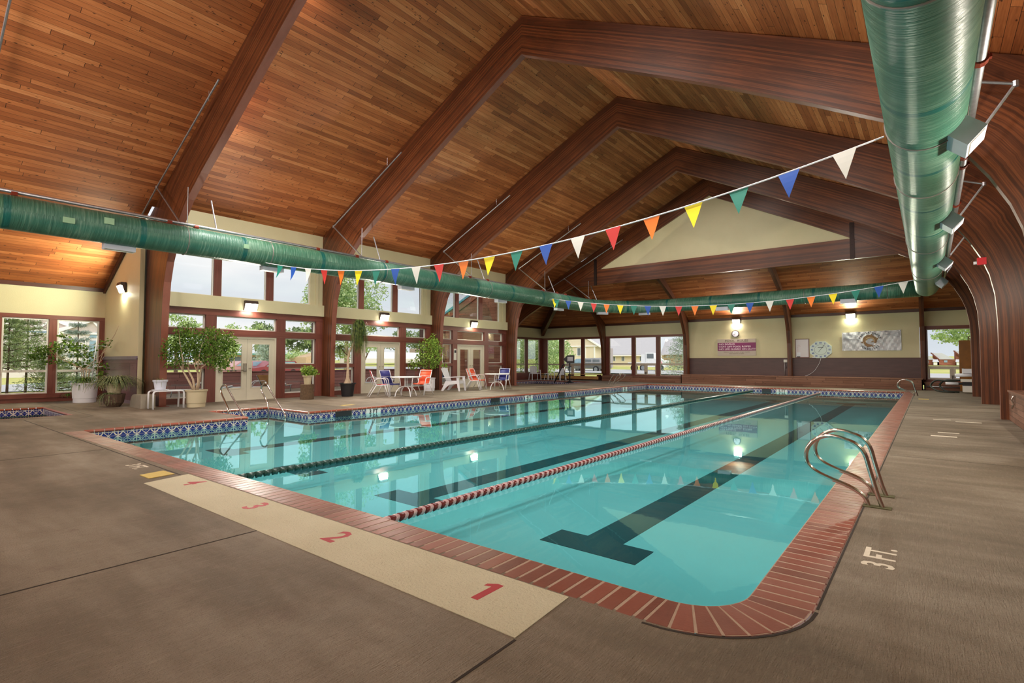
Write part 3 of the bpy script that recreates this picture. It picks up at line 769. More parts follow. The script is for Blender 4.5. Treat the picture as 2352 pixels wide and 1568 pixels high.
def wall_lamp(loc, rz, lens, label, power, col, tilt=-94):
    """wall pack facing local -y"""
    r = empty('wall_lamp', loc, rz, label, 'wall lamp', 'wall lamps')
    m = MB(); w, d, h = .2, .16, .16
    m.prism([(-w,0,-h),(-w,-.03,-h),(-w,-.1,.06),(-w,-d,.06),(-w,-d+.03,h),(-w,0,h)], (2*w,0,0))
    m.build('lamp_housing', flat('lamp_bronze', S(70,54,48), .5, .2), r)
    l = MB(); l.prism([(-w+.015,-.015,-h+.005),(-w+.015,-.075,-h+.01),(-w+.015,-d+.005,.058),(-w+.015,-.11,.062)], (2*w-.03,0,0)); l.build('lamp_lens', lens, r)
    L = bpy.data.lights.new('wall_lamp_light', 'AREA'); L.shape = 'RECTANGLE'; L.size = .34; L.size_y = .1; L.energy = power*LAMP; L.color = col
    lo = bpy.data.objects.new('wall_lamp_light', L); COL.objects.link(lo); lo.parent = r; lo.location = (0,-.16,-.08); lo.rotation_euler = (math.radians(tilt),0,0)
    L = bpy.data.lights.new('wall_wash_light', 'AREA'); L.shape = 'RECTANGLE'; L.size = .34; L.size_y = .1; L.energy = power*.16; L.color = col
    lo = bpy.data.objects.new('wall_wash_light', L); COL.objects.link(lo); lo.parent = r; lo.location = (0,-.12,-.19); lo.rotation_euler = (math.radians(30),0,0)
    return r
LAMP = 3.2
WARM = (1,.90,.76); GREENY = (.97,1,.76)
def bay(y0, n, labels):
    """timber and glass bay between frames: y0 = camera side of the bay"""
    g = lambda v: y0+v-5.34
    m = MB(); x0, x1 = XW-.1, XW+.1
    yy = [5.34, 5.51, 6.54, 6.85, 8.78, 9.09, 10.24, 10.49]
    Y = [g(v) for v in yy]
    for a, b in ((0,1),(2,3),(4,5),(6,7)): m.box(x0,x1,Y[a],Y[b],0,2.74)
    m.box(x0-.01,x1+.01,Y[0],Y[7],2.71,2.9)
    m.box(x0,x1+.005,Y[0],Y[7],2.07,2.28)
    for a, b in ((1,2),(5,6)): m.box(x0,x1-.01,Y[a],Y[b],1.04,1.17); m.box(x0,x1+.01,Y[a],Y[b],0,.16)
    # clerestory mullions
    for a, b in ((5.34,5.5),(6.76,6.98),(8.42,8.66)): m.box(x0,x1-.04,g(a),g(b),3.3,5.3)
    struct(m.build('trim_%d' % (n+1), M_POST))
    c = MB()
    c.box(XW-.12,XW+.20,Y[0],Y[7],2.9,3.31)                     # projecting cream band
    c.box(x0,x1-.02,g(10.02),g(10.49),3.31,5.3); c.box(x0,x1+.02,g(10.2),g(10.3),3.31,5.3)
    c.box(XW-.1,XW+.05,Y[0],Y[7],5.25,5.9); c.box(XW-.1,XW+.16,Y[0],Y[7],5.3,5.36)
    struct(c.build('wall_left', M_CREAM))
    for a, b in ((Y[1],Y[2]),(Y[3],Y[4]),(Y[5],Y[6])): window_x(XW-.03, a, b, 2.28, 2.71)
    for a, b in ((Y[1],Y[2]),(Y[5],Y[6])): window_x(XW-.03, a, b, 1.17, 2.07); window_x(XW-.03, a, b, .16, 1.04)
    for a, b in ((5.5,6.76),(6.98,8.42),(8.66,10.02)): window_x(XW-.03, g(a), g(b), 3.31, 5.27)
    door_pair(XW+.03, Y[3], Y[4], 2.07, n == 0)
    wall_lamp((XW+.20,g(7.82),3.08), pi/2, M_LENS_Y if n == 2 else M_LENS_W, labels, 55, GREENY if n == 2 else WARM)
bay(5.34, 0, 'lit wall lamp above the nearest cream double doors')
bay(10.67, 1, 'lit wall lamp above the middle cream double doors, right of the ponytail palm')
bay(16.01, 2, 'lit wall lamp above the farthest double doors, by the second table')
# nook at left and its mirror at the far end
def nook_walls():
    m = MB(); m.box(XN-.12,XN,-3,YN+.1,2.68,3.75); m.box(XN-.12,XN,21.2,YF,2.88,3.75); 
    struct(m.build('wall_left', M_CREAM))
    t = MB()
    t.box(XN-.1,XN+.044,-3,YN,2.6,2.72); t.box(XN-.1,XN+.06,-3,YN,.12,.26); t.box(XN-.1,XN+.02,-3,YN,0,.14)
    ys = [(-3,.0),(2.16,2.42),(3.60,3.77),(4.88,YN)]
    for a, b in [(4.84,YN),(3.57,3.76),(2.2,2.5),(1.0,1.2),(-.4,-.2)]: t.box(XN-.1,XN+.04,a,b,.2,2.62)
    struct(t.build('trim_4', M_POST))
    for a, b in ((-.2,1.0),(1.2,2.2),(2.5,3.57),(3.76,4.84)): window_x(XN-.03, a, b, .26, 2.6, M_CASEW, .045, (.96,))
    # return wall
    r = MB(); pts = [(-18.1,YN,0),(-18.1,YN,5.45),(XN,YN,3.7),(XN,YN,0)]
    r.prism(pts, (0,.12,0)); r.box(-18.9,-17.5,5.2,5.32,0,5.6); struct(r.build('wall_return', M_CREAM))
    w = MB(); w.box(XN,-18.1,YN-.02,YN,0,1.36); w.build('wainscot', M_WAINP, bpy.data.objects['wall_return'])
    w = MB(); w.box(XN,-18.1,YN-.05,YN,1.32,1.42); w.box(XN,-18.1,YN-.04,YN,0,.1); w.build('chair_rail', flat('purple_grey_paint', S(124,108,122), .3), bpy.data.objects['wall_return'])
    b = MB(); b.beam((XN,YN-.04,3.66-.06),(-18.1,YN-.04,5.5-.06), .06, .14); struct(b.build('trim_5', M_TRIMW))
    b = MB(); b.box(XN-.02,XN+.05,-3,YN,3.58,3.7); struct(b.build('trim_6', M_TRIMW))
    # mirror return (hidden behind the fourth frame) and left wall there
    r = MB(); r.prism([(-18.1,21.3,0),(-18.1,21.3,5.45),(XN,21.3,3.7),(XN,21.3,0)], (0,-.12,0)); struct(r.build('wall_return', M_CREAM))
    rw = bpy.data.objects['wall_return.001']
    s_ = MB(); s_.prism([(-17.62,21.14,5.75),(-22.0,21.14,3.75),(-22.0,21.14,0),(-17.62,21.14,0)], (0,.03,0)); s_.build('siding', M_SIDING, rw)
    s_ = MB(); s_.beam((-22.5,21.1,3.52),(-17.6,21.1,5.82), .05, .34); s_.build('rake_board', M_SIDING, rw)
    s_ = MB(); s_.beam((-22.6,21.06,3.72),(-17.6,21.06,6.06), .1, .12); s_.build('teal_roof_edge', flat('teal_metal_roof', S(96,180,196), .4), rw)
    s_ = MB(); s_.box(-22.08,-21.96,21.04,21.16,0,3.6); s_.build('corner_board', M_POST, rw)
    t = MB(); t.box(XN-.1,XN+.044,21.3,YF,2.79,2.9); t.box(XN-.1,XN+.05,21.3,YF,0,.45)
    ys = (21.3,22.9,24.6,26.2)
    for a, b in ((21.3,21.5),(22.9,23.1),(24.6,24.8),(26.2,26.45),(28.35,28.62),(30.0,YF)): t.box(XN-.1,XN+.04,a,b,.2,2.9)
    struct(t.build('trim_7', M_POST))
    for a, b in ((21.5,22.9),(23.1,24.6),(24.8,26.2),(26.45,28.35),(28.62,30.0)): window_x(XN-.03, a, b, .45, 2.79, M_CASE, .04, (1.05,))
    b = MB(); b.box(XN-.02,XN+.05,21.3,YF,3.56,3.7); b.box(XN,2.3,YF-.05,YF+.02,3.56,3.7); struct(b.build('trim_8', M_TRIMW))
nook_walls()
wall_lamp((-19.5,YN-.02,3.55), 0, M_LENS_W, 'lit wall lamp on the cream wall left of the first frame', 50, (.96,1,.74))
# far wall
def far_wall():
    m = MB(); y0, y1 = YF, YF+.12
    m.box(XN-.1,2.4,y0,y1,2.86,3.8); m.box(-11.2,-.3,y0,y1,1.44,2.86)
    struct(m.build('wall_far', M_CREAM)); W = bpy.data.objects['wall_far']
    w = MB(); w.box(-11.1,-.25,y0-.015,y0+.1,.3,1.43); w.build('wainscot', M_WAINS, W)
    c = MB(); c.box(-11.1,-.25,y0-.03,y0,1.41,1.45); struct(c.build('trim_9', M_TRIMW))
    t = MB()
    t.box(XN,-11.1,y0-.054,y1,2.77,2.88); t.box(XN,-16.5,y0-.04,y1,0,.2); t.box(-16.5,-11.1,y0-.04,y1,.2,.4)
    for a, b in ((XN,-21.13),(-20.09,-19.74),(-18.32,-18.09),(-16.7,-16.19),(-14.62,-14.38),(-13.0,-12.76),(-11.3,-11.05)): t.box(a,b,y0-.05,y1,.1,2.86)
    t.box(-.28,-.04,y0-.06,y1,.4,2.86); t.box(-.28,2.4,y0-.064,y1,2.74,2.88); t.box(-.28,2.4,y0-.05,y1,.2,.46); t.box(1.7,2.4,y0-.05,y1,.2,2.86)
    struct(t.build('trim_10', M_POST))
    yw = YF+.03
    for a, b, cs in ((-21.13,-20.09,0),(-19.74,-18.32,1),(-18.09,-16.7,0)): window_y(yw, a, b, .2, 2.77, rail=1.03, casement=bool(cs))
    for a, b, cs in ((-16.19,-14.62,0),(-14.38,-13.0,1),(-12.76,-11.3,0)): window_y(yw, a, b, .4, 2.77, rail=1.09, casement=bool(cs))
    window_y(yw, -.04, 1.7, .46, 2.74, rail=1.02, casement=True)
    r = MB(); r.box(2.3,2.42,-5,YF,0,5.2); r.box(2.3,2.42,YF-.01,YF+.1,0,5.2); struct(r.build('wall_right', M_CREAM))
    w = MB(); w.box(2.26,2.3,-5,YF,0,1.43); w.build('wainscot', M_WAINS, r and bpy.data.objects['wall_right'])
far_wall()
def back_wall():
    m = MB(); m.box(XN-.2,2.5,-5.1,-5.0,0,4.0); m.prism([(XN-.2,-5.0,3.5),(2.5,-5.0,3.5),(2.5,-5.0,5.0),(RX,-5.0,10.6),(XN-.2,-5.0,3.8)], (0,-.1,0)); m.box(XN-.12,XN,-5,-3,0,3.9)
    struct(m.build('wall_near', M_CREAM))
back_wall()
wall_lamp((-8.29,YF-.02,3.52), 0, M_LENS_W, 'brightest wall lamp, above the round clock and pool rules sign', 55, WARM, -72)
wall_lamp((-2.94,YF-.02,3.54), 0, M_LENS_Y, 'lit wall lamp on the far wall above the swim team banner', 45, GREENY, -72)
# benches
def bench(label, x0, x1, y0, y1, h, mat=None):
    r = empty('bench', (0,0,0), 0, label, 'bench')
    m = MB(); m.box(x0,x1,y0,y0+.04,0,h-.03); m.box(x0,x0+.04,y0,y1,0,h-.03); m.box(x1-.04,x1,y0,y1,0,h-.03); m.build('front_boards', mat or M_BENCH, r)
    t = MB(); t.box(x0,x1,y0-.03,y1,h-.03,h+.01); t.build('bench_top', mat or M_BENCH, r)
bench('long boarded bench along the far wall under the pool rules sign', -11.1, -.22, 29.3, YF-.03, .5)
bench('low boarded ledge under the middle group of far windows', -16.4, -11.14, 29.55, YF-.06, .34)
bench('low boarded ledge under the far right window', -.18, 2.2, 29.6, YF-.07, .33)
def pale_bench():
    r = empty('bench', (0,0,0), 0, 'pale varnished slatted bench under the far left windows', 'bench')
    m = MB(); m.box(-21.3,-16.7,29.7,29.74,.08,.28); m.build('front_boards', M_YBENCH, r)
    m = MB(); m.box(-21.3,-16.7,29.68,30.24,.36,.4); m.build('bench_top', M_YBENCH, r)
    for x in (-21.2,-19,-16.8): m = MB(); m.box(x-.04,x+.04,29.75,30.2,0,.36); m.build('bench_leg', M_TRIMW, r)
pale_bench()
def side_bench():
    r = empty('bench', (0,0,0), 0, 'boarded bench beside the nearest right column with a hook on its front', 'bench')
    m = MB(); m.box(1.36,1.40,-1,15.8,0,.62); m.build('front_boards', M_BENCH, r)
    m = MB(); m.box(1.34,2.24,-1,15.8,.62,.66); m.build('bench_top', M_BENCH, r)
    m = MB(); m.box(1.33,1.36,14.6,14.66,.38,.6); m.tube([(1.33,14.63,.58),(1.30,14.6,.5),(1.33,14.6,.42),(1.31,14.72,.33)], .015, 6); m.build('bench_hook', M_STEEL, r)
side_bench()

# ------------------------------------------------------------------ ducts and pipes
def ducts():
    r = empty('air_duct', (0,0,0), 0, 'long green fiberglass air duct looping round three sides under the roof', 'air duct')
    ZD = 4.3
    left = [(-14.5,-3,ZD)]+[(-14.5,y,ZD) for y in range(0, 23, 2)]
    arcp = [(-14.5+3.4*(1-cos(a)), 23.6+3.6*sin(a), ZD) for a in [pi/2*i/8 for i in range(1,9)]]
    far = [(x,27.2,ZD) for x in (-9,-7,-5,-3,-1.2,-.2)]
    m = MB(); m.tube(left+arcp+far, .35, 32); m.build('duct_tube', M_DUCT, r, True)
    m = MB(); pr_ = [(.03,y,ZD-.03) for y in (1.0,2,4,6,8,10,12,14,16,18,20,22,24,25.6)]+[(0,26.6,ZD-.03),(-.05,27.1,ZD-.03)]
    rs = [.395]*13+[.39,.38,.3]
    m.tube(pr_, rs, 40, uoff=1.1); m.build('duct_tube', M_DUCT, r, True)
    ring = flat('hanger_strap', S(150,140,136), .5, .6)
    def ringm(c, ax, R):
        m = MB(); n = 28; pts = []
        for k in range(n+1):
            a = 2*pi*k/n
            pts.append((c[0]+(R*cos(a) if ax == 'y' else 0), c[1]+(R*cos(a) if ax == 'x' else 0), c[2]+R*sin(a)))
        m.tube(pts, .010, 5); m.build('hanger_strap', ring, r)
    for y in (1.0,4.9,7.0,10.9,16.3,21.5): ringm((-14.5,y,ZD), 'y', .355)
    for x in (-10.4,-7.6,-4.4,-1.3): ringm((x,27.2,ZD), 'x', .355)
    for y in (4.7,8.0,10.4,15.9,21.0): ringm((.03,y,ZD-.03), 'y', .40)
    # diffuser boxes
    def diff(M):
        m = MB(); m.box(-.3,.3,-.11,.11,-.14,.05,0,M); m.box(-.26,.26,-.08,.08,-.143,-.139,1,M); m.box(-.27,.27,-.005,.005,-.146,-.142,0,M)
        m.build('diffuser', [M_DIFF, M_DIFD], r)
    for y in (3.6,7.2,12.1,17.4,22.0): diff(Matrix.Translation((-14.62,y,3.98)) @ Matrix.Rotation(pi/2,4,'Z'))
    diff(Matrix.Translation((-14.0,25.4,3.98)) @ Matrix.Rotation(.95,4,'Z'))
    for x in (-12.3,-8.1,-2.7): diff(Matrix.Translation((x,27.1,3.98)))
    for y in (8.1,13.0,18.4,22.8):
        m = MB(); M = Matrix.Translation((.33,y,4.02)) @ Matrix.Rotation(math.radians(-48),4,'Y')
        m.box(-.13,.13,-.26,.26,-.22,.1,0,M); m.box(-.1,.1,-.23,.23,-.223,-.218,1,M); m.box(-.09,.09,-.21,.21,-.227,-.222,0,M)
        m.build('diffuser', [M_DIFF, M_DIFD], r)
    for a in ((-14.16,-14.13,2.5,2.7,4.2,4.32),(-14.155,-14.13,3.2,3.38,4.32,4.46),(-14.155,-14.13,6.2,6.34,4.28,4.4)):
        pt = MB(); pt.box(*a); pt.build('patch_label', flat('pale_green_patch', S(150,186,150), .5), r)
ducts()
def pipes():
    r = empty('sprinkler_pipe', (0,0,0), 0, 'galvanized sprinkler pipe running above the left air duct with branch lines', 'pipe')
    m = MB(); m.tube([(-14.6,-3,4.78),(-14.6,8,4.73),(-14.6,26.5,4.66)], .04, 10); m.build('main_pipe', M_GALV, r, True)
    for y in (1.8,4.6,5.2,8.6,10.0,11.2,15.4,16.5,20.6,21.8,22.6,25.2):
        cp = MB(); cp.tube([(-14.6,y-.05,4.715),(-14.6,y+.05,4.715)], .06, 10); cp.build('pipe_coupling', M_COUP, r)
    for y, lo in ((4.95,1),(10.2,0),(15.55,0),(20.85,0),(25.1,1)):
        b = MB(); P = [(-14.62,y,4.76),(-16.3,y,6.02),(-12.6,y,7.75)]
        if y < 6: P = [(-14.9,y,4.8),(-16.76,y,6.14),(-12.74,y,7.84)]
        b.tube(P[:2], .022, 6); b.tube(P[1:], .022, 6)
        if lo: b.tube([P[1],(P[1][0]-1.5,y,P[1][2]-.7)], .022, 6)
        b.tube([(P[1][0],P[1][1],P[1][2]-.04),(P[1][0],P[1][1],P[1][2]+.04)], .035, 8)
        b.tube([(-13.3,y,7.5),(-13.3,y,7.75)], .006, 4); b.tube([(-14.75,y+.1,4.72),(-14.75,y+.1,5.75)], .012, 5); b.tube([(-14.6,y+.75,4.72),(-15.0,y+.75,5.6)], .02, 6)
        b.build('branch_pipe', M_GALV, r)
    r = empty('sprinkler_pipe', (0,0,0), 0, 'thick galvanized sprinkler pipe beside the big near right duct', 'pipe')
    m = MB(); m.tube([(.48,2,4.5),(.50,12,4.5),(.54,26.4,4.48)], [.058,.056,.05], 14); m.build('main_pipe', M_GALV, r, True)
    for y in (7.3,10.6,11.1,13.8,15.6,16.0,20.5,21.2):
        cp = MB(); cp.tube([(.495,y-.05,4.5),(.495,y+.05,4.5)], .078, 12); cp.box(.40,.59,y-.03,y+.03,4.48,4.52); cp.build('pipe_coupling', M_COUP, r)
    for y in (10.2,15.6,20.9,25.1):
        b = MB(); b.tube([(.3,y,5.58),(1.06,y,5.27)], .022, 6); b.tube([(1.06,y,5.27),(.52,y,4.45)], .022, 6); b.tube([(1.06,y,5.23),(1.06,y,5.31)], .04, 8); b.build('branch_pipe', M_GALV, r)
pipes()
fa = empty('fire_alarm', (0,0,0), 0, 'red fire alarm strobe on the inner edge of the right column', 'alarm')
p_ = aty(2252,600,15.8)
m = MB(); m.box(p_.x-.06,p_.x+.1,15.76,15.83,p_.z-.08,p_.z+.08); m.build('alarm_body', flat('alarm_red', S(206,30,44), .4), fa)
m = MB(); m.box(p_.x-.12,p_.x-.06,15.78,15.81,p_.z-.06,p_.z+.0); m.build('strobe_lens', M_WHITE, fa)

# ------------------------------------------------------------------ backstroke flags
PC = {'w': flat('white_vinyl', S(226,224,218), .5, noise=.03), 'r': flat('red_vinyl', S(212,52,50), .5, noise=.03), 'o': flat('orange_vinyl', S(240,122,30), .5, noise=.03),
      'y': flat('yellow_vinyl', S(240,216,16), .5, noise=.03), 'g': flat('green_vinyl', S(26,122,106), .5, noise=.03), 'b': flat('blue_vinyl', S(28,80,170), .5, noise=.03)}
CN = dict(w='white', r='red', o='orange', y='yellow', g='green', b='blue')
def flags(label, P, seq, ts, sagpts, w=.27, h=.36, curl=()):
    r = empty('pennant_string', (0,0,0), 0, label, 'pennant string', 'backstroke flag strings')
    m = MB(); m.tube(P, .011, 6); m.build('cord', M_WHITE, r)
    for i, (c, t) in enumerate(zip(seq, ts)):
        f = t*(len(P)-1); k = min(int(f), len(P)-2); a = Vector(P[k]).lerp(Vector(P[k+1]), f-k)
        d = (Vector(P[k+1])-Vector(P[k])).normalized(); n = Vector((d.y,-d.x,0)).normalized()
        q = MB(); N = 5; sw = (random.random()-.5)*.02
        for e in range(N):
            u0, u1 = e/N, (e+1)/N
            def pt(u, s_):
                x = a+d*(s_*w/2*(1-u)); bend = n*(sin(u*2.2+i)*.02+(.1*u*u*(1 if i in curl else 0)))
                return x+Vector((0,0,-h*u))+bend+d*sw*u
            q.face([pt(u0,-1),pt(u0,1),pt(u1,1),pt(u1,-1)])
        o = q.build('pennant', PC[c], r); o['label'] = CN[c]+' triangular pennant'
        md = o.modifiers.new('thickness', 'SOLIDIFY'); md.thickness = .002
    return r
def sag(a, b, s_, n=32):
    a = Vector(a); b = Vector(b)
    return [tuple(a.lerp(b, i/n)-Vector((0,0,s_*4*(i/n)*(1-i/n)))) for i in range(n+1)]
Pn = sag((-14.15,7.3-.5,3.98), (-.37,7.8,4.07), .77)
# fit the measured drop of the cord
x0f, x1f = -14.15, -.37
n1 = 'gbwroygbwroygbwroygbw'
def seqx(n, xa, xb): return [ (xa+(xb-xa)*i/(n-1)-x0f)/(x1f-x0f) for i in range(n)]
flags('near string of coloured pennants slung across the pool between the ducts', Pn, n1, seqx(21, -13.45, -.78), None, curl=(0,1,2))
m = MB(); m.tube([(-.37,7.8,4.07),(-.25,7.8,3.95)], .012, 5)
Pf = sag((-14.1,20.6,4.28), (-.37,23.5,4.2), .62)
n2 = 'ygbwroygbwroygbwroygbw'
xs2 = []
for (ua, ub) in ((1259,1271),(1273,1284),(1300,1311),(1327,1340),(1357,1370),(1386,1400),(1417,1432),(1449,1463),(1481,1495),(1514,1530),(1550,1567),(1588,1603),(1629,1647),(1671,1688),(1713,1731),(1757,1778),(1804,1825),(1852,1874),(1902,1925),(1954,1977),(2007,2031),(2062,2088)):
    # intersection of that bearing with the vertical plane of the cord
    d = ray((ua+ub)/2, 680); A = Vector((-14.1,20.6)); B = Vector((-.37,23.5)); E = B-A
    den = E.x*d.y-E.y*d.x; t = -(A.x*d.y-A.y*d.x)/den
    xs2.append(min(.985, max(.012, t)))
flags('far string of coloured pennants in front of the far duct', Pf, n2, xs2, None, w=.30, h=.42)

# ------------------------------------------------------------------ grab rails
def rail_set(label, paths, r=.02, parts='rail'):
    o = empty('grab_rail', (0,0,0), 0, label, 'pool rail', 'stainless pool rails')
    for p in paths:
        # smooth the path with a Catmull-Rom pass
        P = [Vector(q) for q in p]; Q = []
        for i in range(len(P)-1):
            a = P[max(i-1,0)]; b = P[i]; c = P[i+1]; d = P[min(i+2,len(P)-1)]
            for k in range(4):
                t = k/4; Q.append(.5*((2*b)+(c-a)*t+(2*a-5*b+4*c-d)*t*t+(3*b-a-3*c+d)*t*t*t))
        Q.append(P[-1])
        m = MB(); m.tube(Q, r, 12); m.build(parts, M_STEEL, o, True)
    return o
LOOP = [(-.34,-.01),(-.38,.11),(-.43,.31),(-.468,.46),(-.53,.54),(-.62,.58),(-.71,.598),(-.79,.59),(-.87,.54),(-.92,.47),(-.935,.39),(-.92,.32),(-.86,.26),(-.75,.21),(-.62,.165),(-.52,.115),(-.47,.065),(-.445,-.01)]
def esc(m_, x, y):
    m_.lathe([(.045,.0),(.045,.006),(.03,.014)], (x,y,0), 14)
o = rail_set('pair of stainless looped grab rails at the near right pool edge', [[(x,5.66,z) for x,z in LOOP], [(x,6.17,z) for x,z in LOOP]], .019)
for y in (5.66,6.17):
    m = MB(); m.prism([(-.49,y-.05,0),(-.28,y-.05,0),(-.28,y+.05,0),(-.49,y+.05,0)], (0,0,.008)); m.build('floor_plate', flat('mossy_metal', S(96,92,60), .8, .2, .3, 30), o)
rail_set('distant looped grab rails at the far right pool corner', [[(x,24.3,z) for x,z in LOOP], [(x,24.9,z) for x,z in LOOP]], .019)
LL = [(-13.1,-.01),(-13.02,.14),(-12.85,.24),(-12.68,.34),(-12.56,.44),(-12.53,.53),(-12.6,.585),(-12.78,.6),(-12.92,.55),(-13.05,.38),(-13.16,.2),(-13.24,-.01)]
rail_set('distant looped grab rails at the far left pool edge', [[(x+.2*0,24.6,z) for x,z in LL], [(x-.18,25.5,z) for x,z in LL]], .019)
o = rail_set('stainless handrail at the left side of the stair recess', [[(-13.36,5.56,-.02),(-13.38,5.56,.13),(-13.56,5.56,.3),(-13.74,5.56,.46),(-13.79,5.56,.58),(-13.71,5.56,.66),(-13.59,5.56,.69),(-13.48,5.56,.66),(-13.32,5.56,.55),(-13.07,5.56,.37),(-12.55,5.56,.03),(-12.45,5.56,-.07),(-12.44,5.56,-.4)]], .021)
o = rail_set('stainless handrail at the right side of the stair recess', [[(-13.76,6.75,-.4),(-13.76,6.75,-.1),(-13.78,6.75,.08),(-13.92,6.75,.26),(-14.12,6.75,.42),(-14.18,6.75,.54),(-14.1,6.75,.64),(-13.98,6.75,.68),(-13.85,6.75,.65),(-13.68,6.75,.5),(-13.25,6.75,.19),(-12.92,6.75,-.05),(-12.85,6.75,-.16),(-12.87,6.75,-.4)]], .021)
o = empty('spa_handrail', (0,0,0), 0, 'steel and black handrail at the far hot tub beside the arrow sign', 'pool rail')
m = MB(); m.tube([(-15.95,24.6,0),(-15.97,24.6,.8),(-16.0,24.62,1.05)], .022, 8); m.build('steel_post', M_STEEL, o, True)
m = MB(); m.tube([(-16.0,24.62,1.05),(-16.05,24.66,1.1),(-16.15,24.7,1.05),(-16.95,25.0,.0)], .03, 8); m.build('black_grip', M_BLACK, o, True)

# ------------------------------------------------------------------ patio furniture
def tub(m, pts, r=.016, n=8): m.tube(arc_round(pts, .07, 4), r, n)
def sling_chair(label, slingmat):
    """front faces local +x"""
    r = empty('sling_chair', (0,0,0), 0, label, 'chair', 'sling chairs at the white tables')
    for s in (-1, 1):
        y = .25*s
        m = MB(); tub(m, [(-.32,y,.93),(-.12,y,.40),(.24,y,.42),(.27,y,.36)], .014); m.build('sling_rail', M_WMET, r, True)
        m = MB(); tub(m, [(-.22,y*1.12,.42),(-.17,y*1.16,.62),(-.02,y*1.16,.66),(.20,y*1.16,.64),(.26,y*1.12,.42),(.34,y*1.12,0)], .016); m.build('arm', M_WMET, r, True)
        m = MB(); m.tube([(-.12,y*1.1,.42),(-.38,y*1.1,0)], .016, 8); m.build('leg', M_WMET, r, True)
        m = MB(); m.tube([(.17,y*1.1,.42),(.30,y*1.1,.0)], .015, 8); m.build('leg', M_WMET, r, True)
    m = MB(); m.tube([(-.24,-.25,.70),(-.24,.25,.70)], .011, 6); m.tube([(.24,-.25,.40),(.24,.25,.40)], .011, 6); m.tube([(-.10,-.28,.39),(-.10,.28,.39)], .014, 6); m.tube([(-.31,-.25,.91),(-.31,.25,.91)], .012, 6); m.build('crossbar', M_WMET, r, True)
    m = MB(); P = arc_round([(-.335,0,.94),(-.125,0,.415),(.25,0,.435),(.275,0,.39)], .1, 5)
    for a, b in zip(P[:-1], P[1:]):
        m.face([(a.x,-.235,a.z),(a.x,.235,a.z),(b.x,.235,b.z),(b.x,-.235,b.z)])
    o = m.build('sling', slingmat, r, True); md = o.modifiers.new('thickness','SOLIDIFY'); md.thickness = .006
    return r
SL = {'red': flat('red_sling', S(190,32,48), .7, noise=.06, nscale=60), 'blue': flat('blue_sling', S(48,50,128), .7, noise=.06, nscale=60), 'orange': flat('orange_sling', S(236,92,52), .7, noise=.06, nscale=60)}
c = sling_chair('white framed chair with a red sling, left of the nearer white table', SL['red']); place(c, (-15.50,11.62,0), math.radians(60))
c = sling_chair('white framed chair with a blue sling behind the nearer white table', SL['blue']); place(c, (-15.74,12.3,0), math.radians(4))
c = sling_chair('white framed chair with an orange sling, right of the nearer white table', SL['orange']); place(c, (-15.15,13.35,0), math.radians(-72))
c = sling_chair('nearer of two orange sling chairs left of the farther white table', SL['orange']); place(c, (-15.72,16.86,0), math.radians(36))
c = sling_chair('farther of two orange sling chairs left of the farther white table', SL['orange']); place(c, (-15.98,17.40,0), math.radians(18))
c = sling_chair('white framed chair with a blue sling, right of the farther white table', SL['blue']); place(c, (-15.45,18.52,0), math.radians(-72))
def round_table(label):
    r = empty('patio_table', (0,0,0), 0, label, 'table', 'round white patio tables')
    m = MB(); m.lathe([(.0,.68),(.55,.68),(.565,.69),(.565,.705),(.55,.715),(.0,.715)], (0,0,0), 40); m.build('table_top', M_WMET, r)
    m = MB()
    for k in range(3): a = 2*pi*k/3; m.tube([(.05*cos(a),.05*sin(a),.68),(.05*cos(a),.05*sin(a),.36)], .014, 6)
    m.lathe([(.06,.34),(.06,.37)], (0,0,0), 12); m.build('pedestal', M_WMET, r, True)
    for k in range(4):
        a = pi/4+k*pi/2; m = MB(); P = [(.05+.36*sin(t), .36*cos(t)) for t in [i/8*1.5 for i in range(9)]]
        m.tube([(q[0]*cos(a),q[0]*sin(a),q[1]) for q in P]+[((.42)*cos(a),.42*sin(a),0)], .018, 8); m.build('leg', M_WMET, r, True)
    return r
t1 = round_table('nearer round white patio table, among red, blue and orange chairs'); place(t1, (-14.83,12.3,0), .5)
t2 = copy_tree(t1); place(t2, (-15.0,17.6,0), .7, 'farther round white patio table, between two orange chairs and a blue one')
def slat_fan(m, n, w0, w1, z0, z1, x0, x1, th=.018, bow=.05):
    for i in range(n):
        a0 = -w0/2+w0*i/n+.006; b0 = -w0/2+w0*(i+1)/n-.006; a1 = -w1/2+w1*i/n+.006; b1 = -w1/2+w1*(i+1)/n-.006
        t = (i+.5)/n*2-1; top = z1-bow*t*t
        m.prism([(x0,a0,z0),(x0,b0,z0),(x1,b1,top),(x1,a1,top)], (-th,0,th*.3))
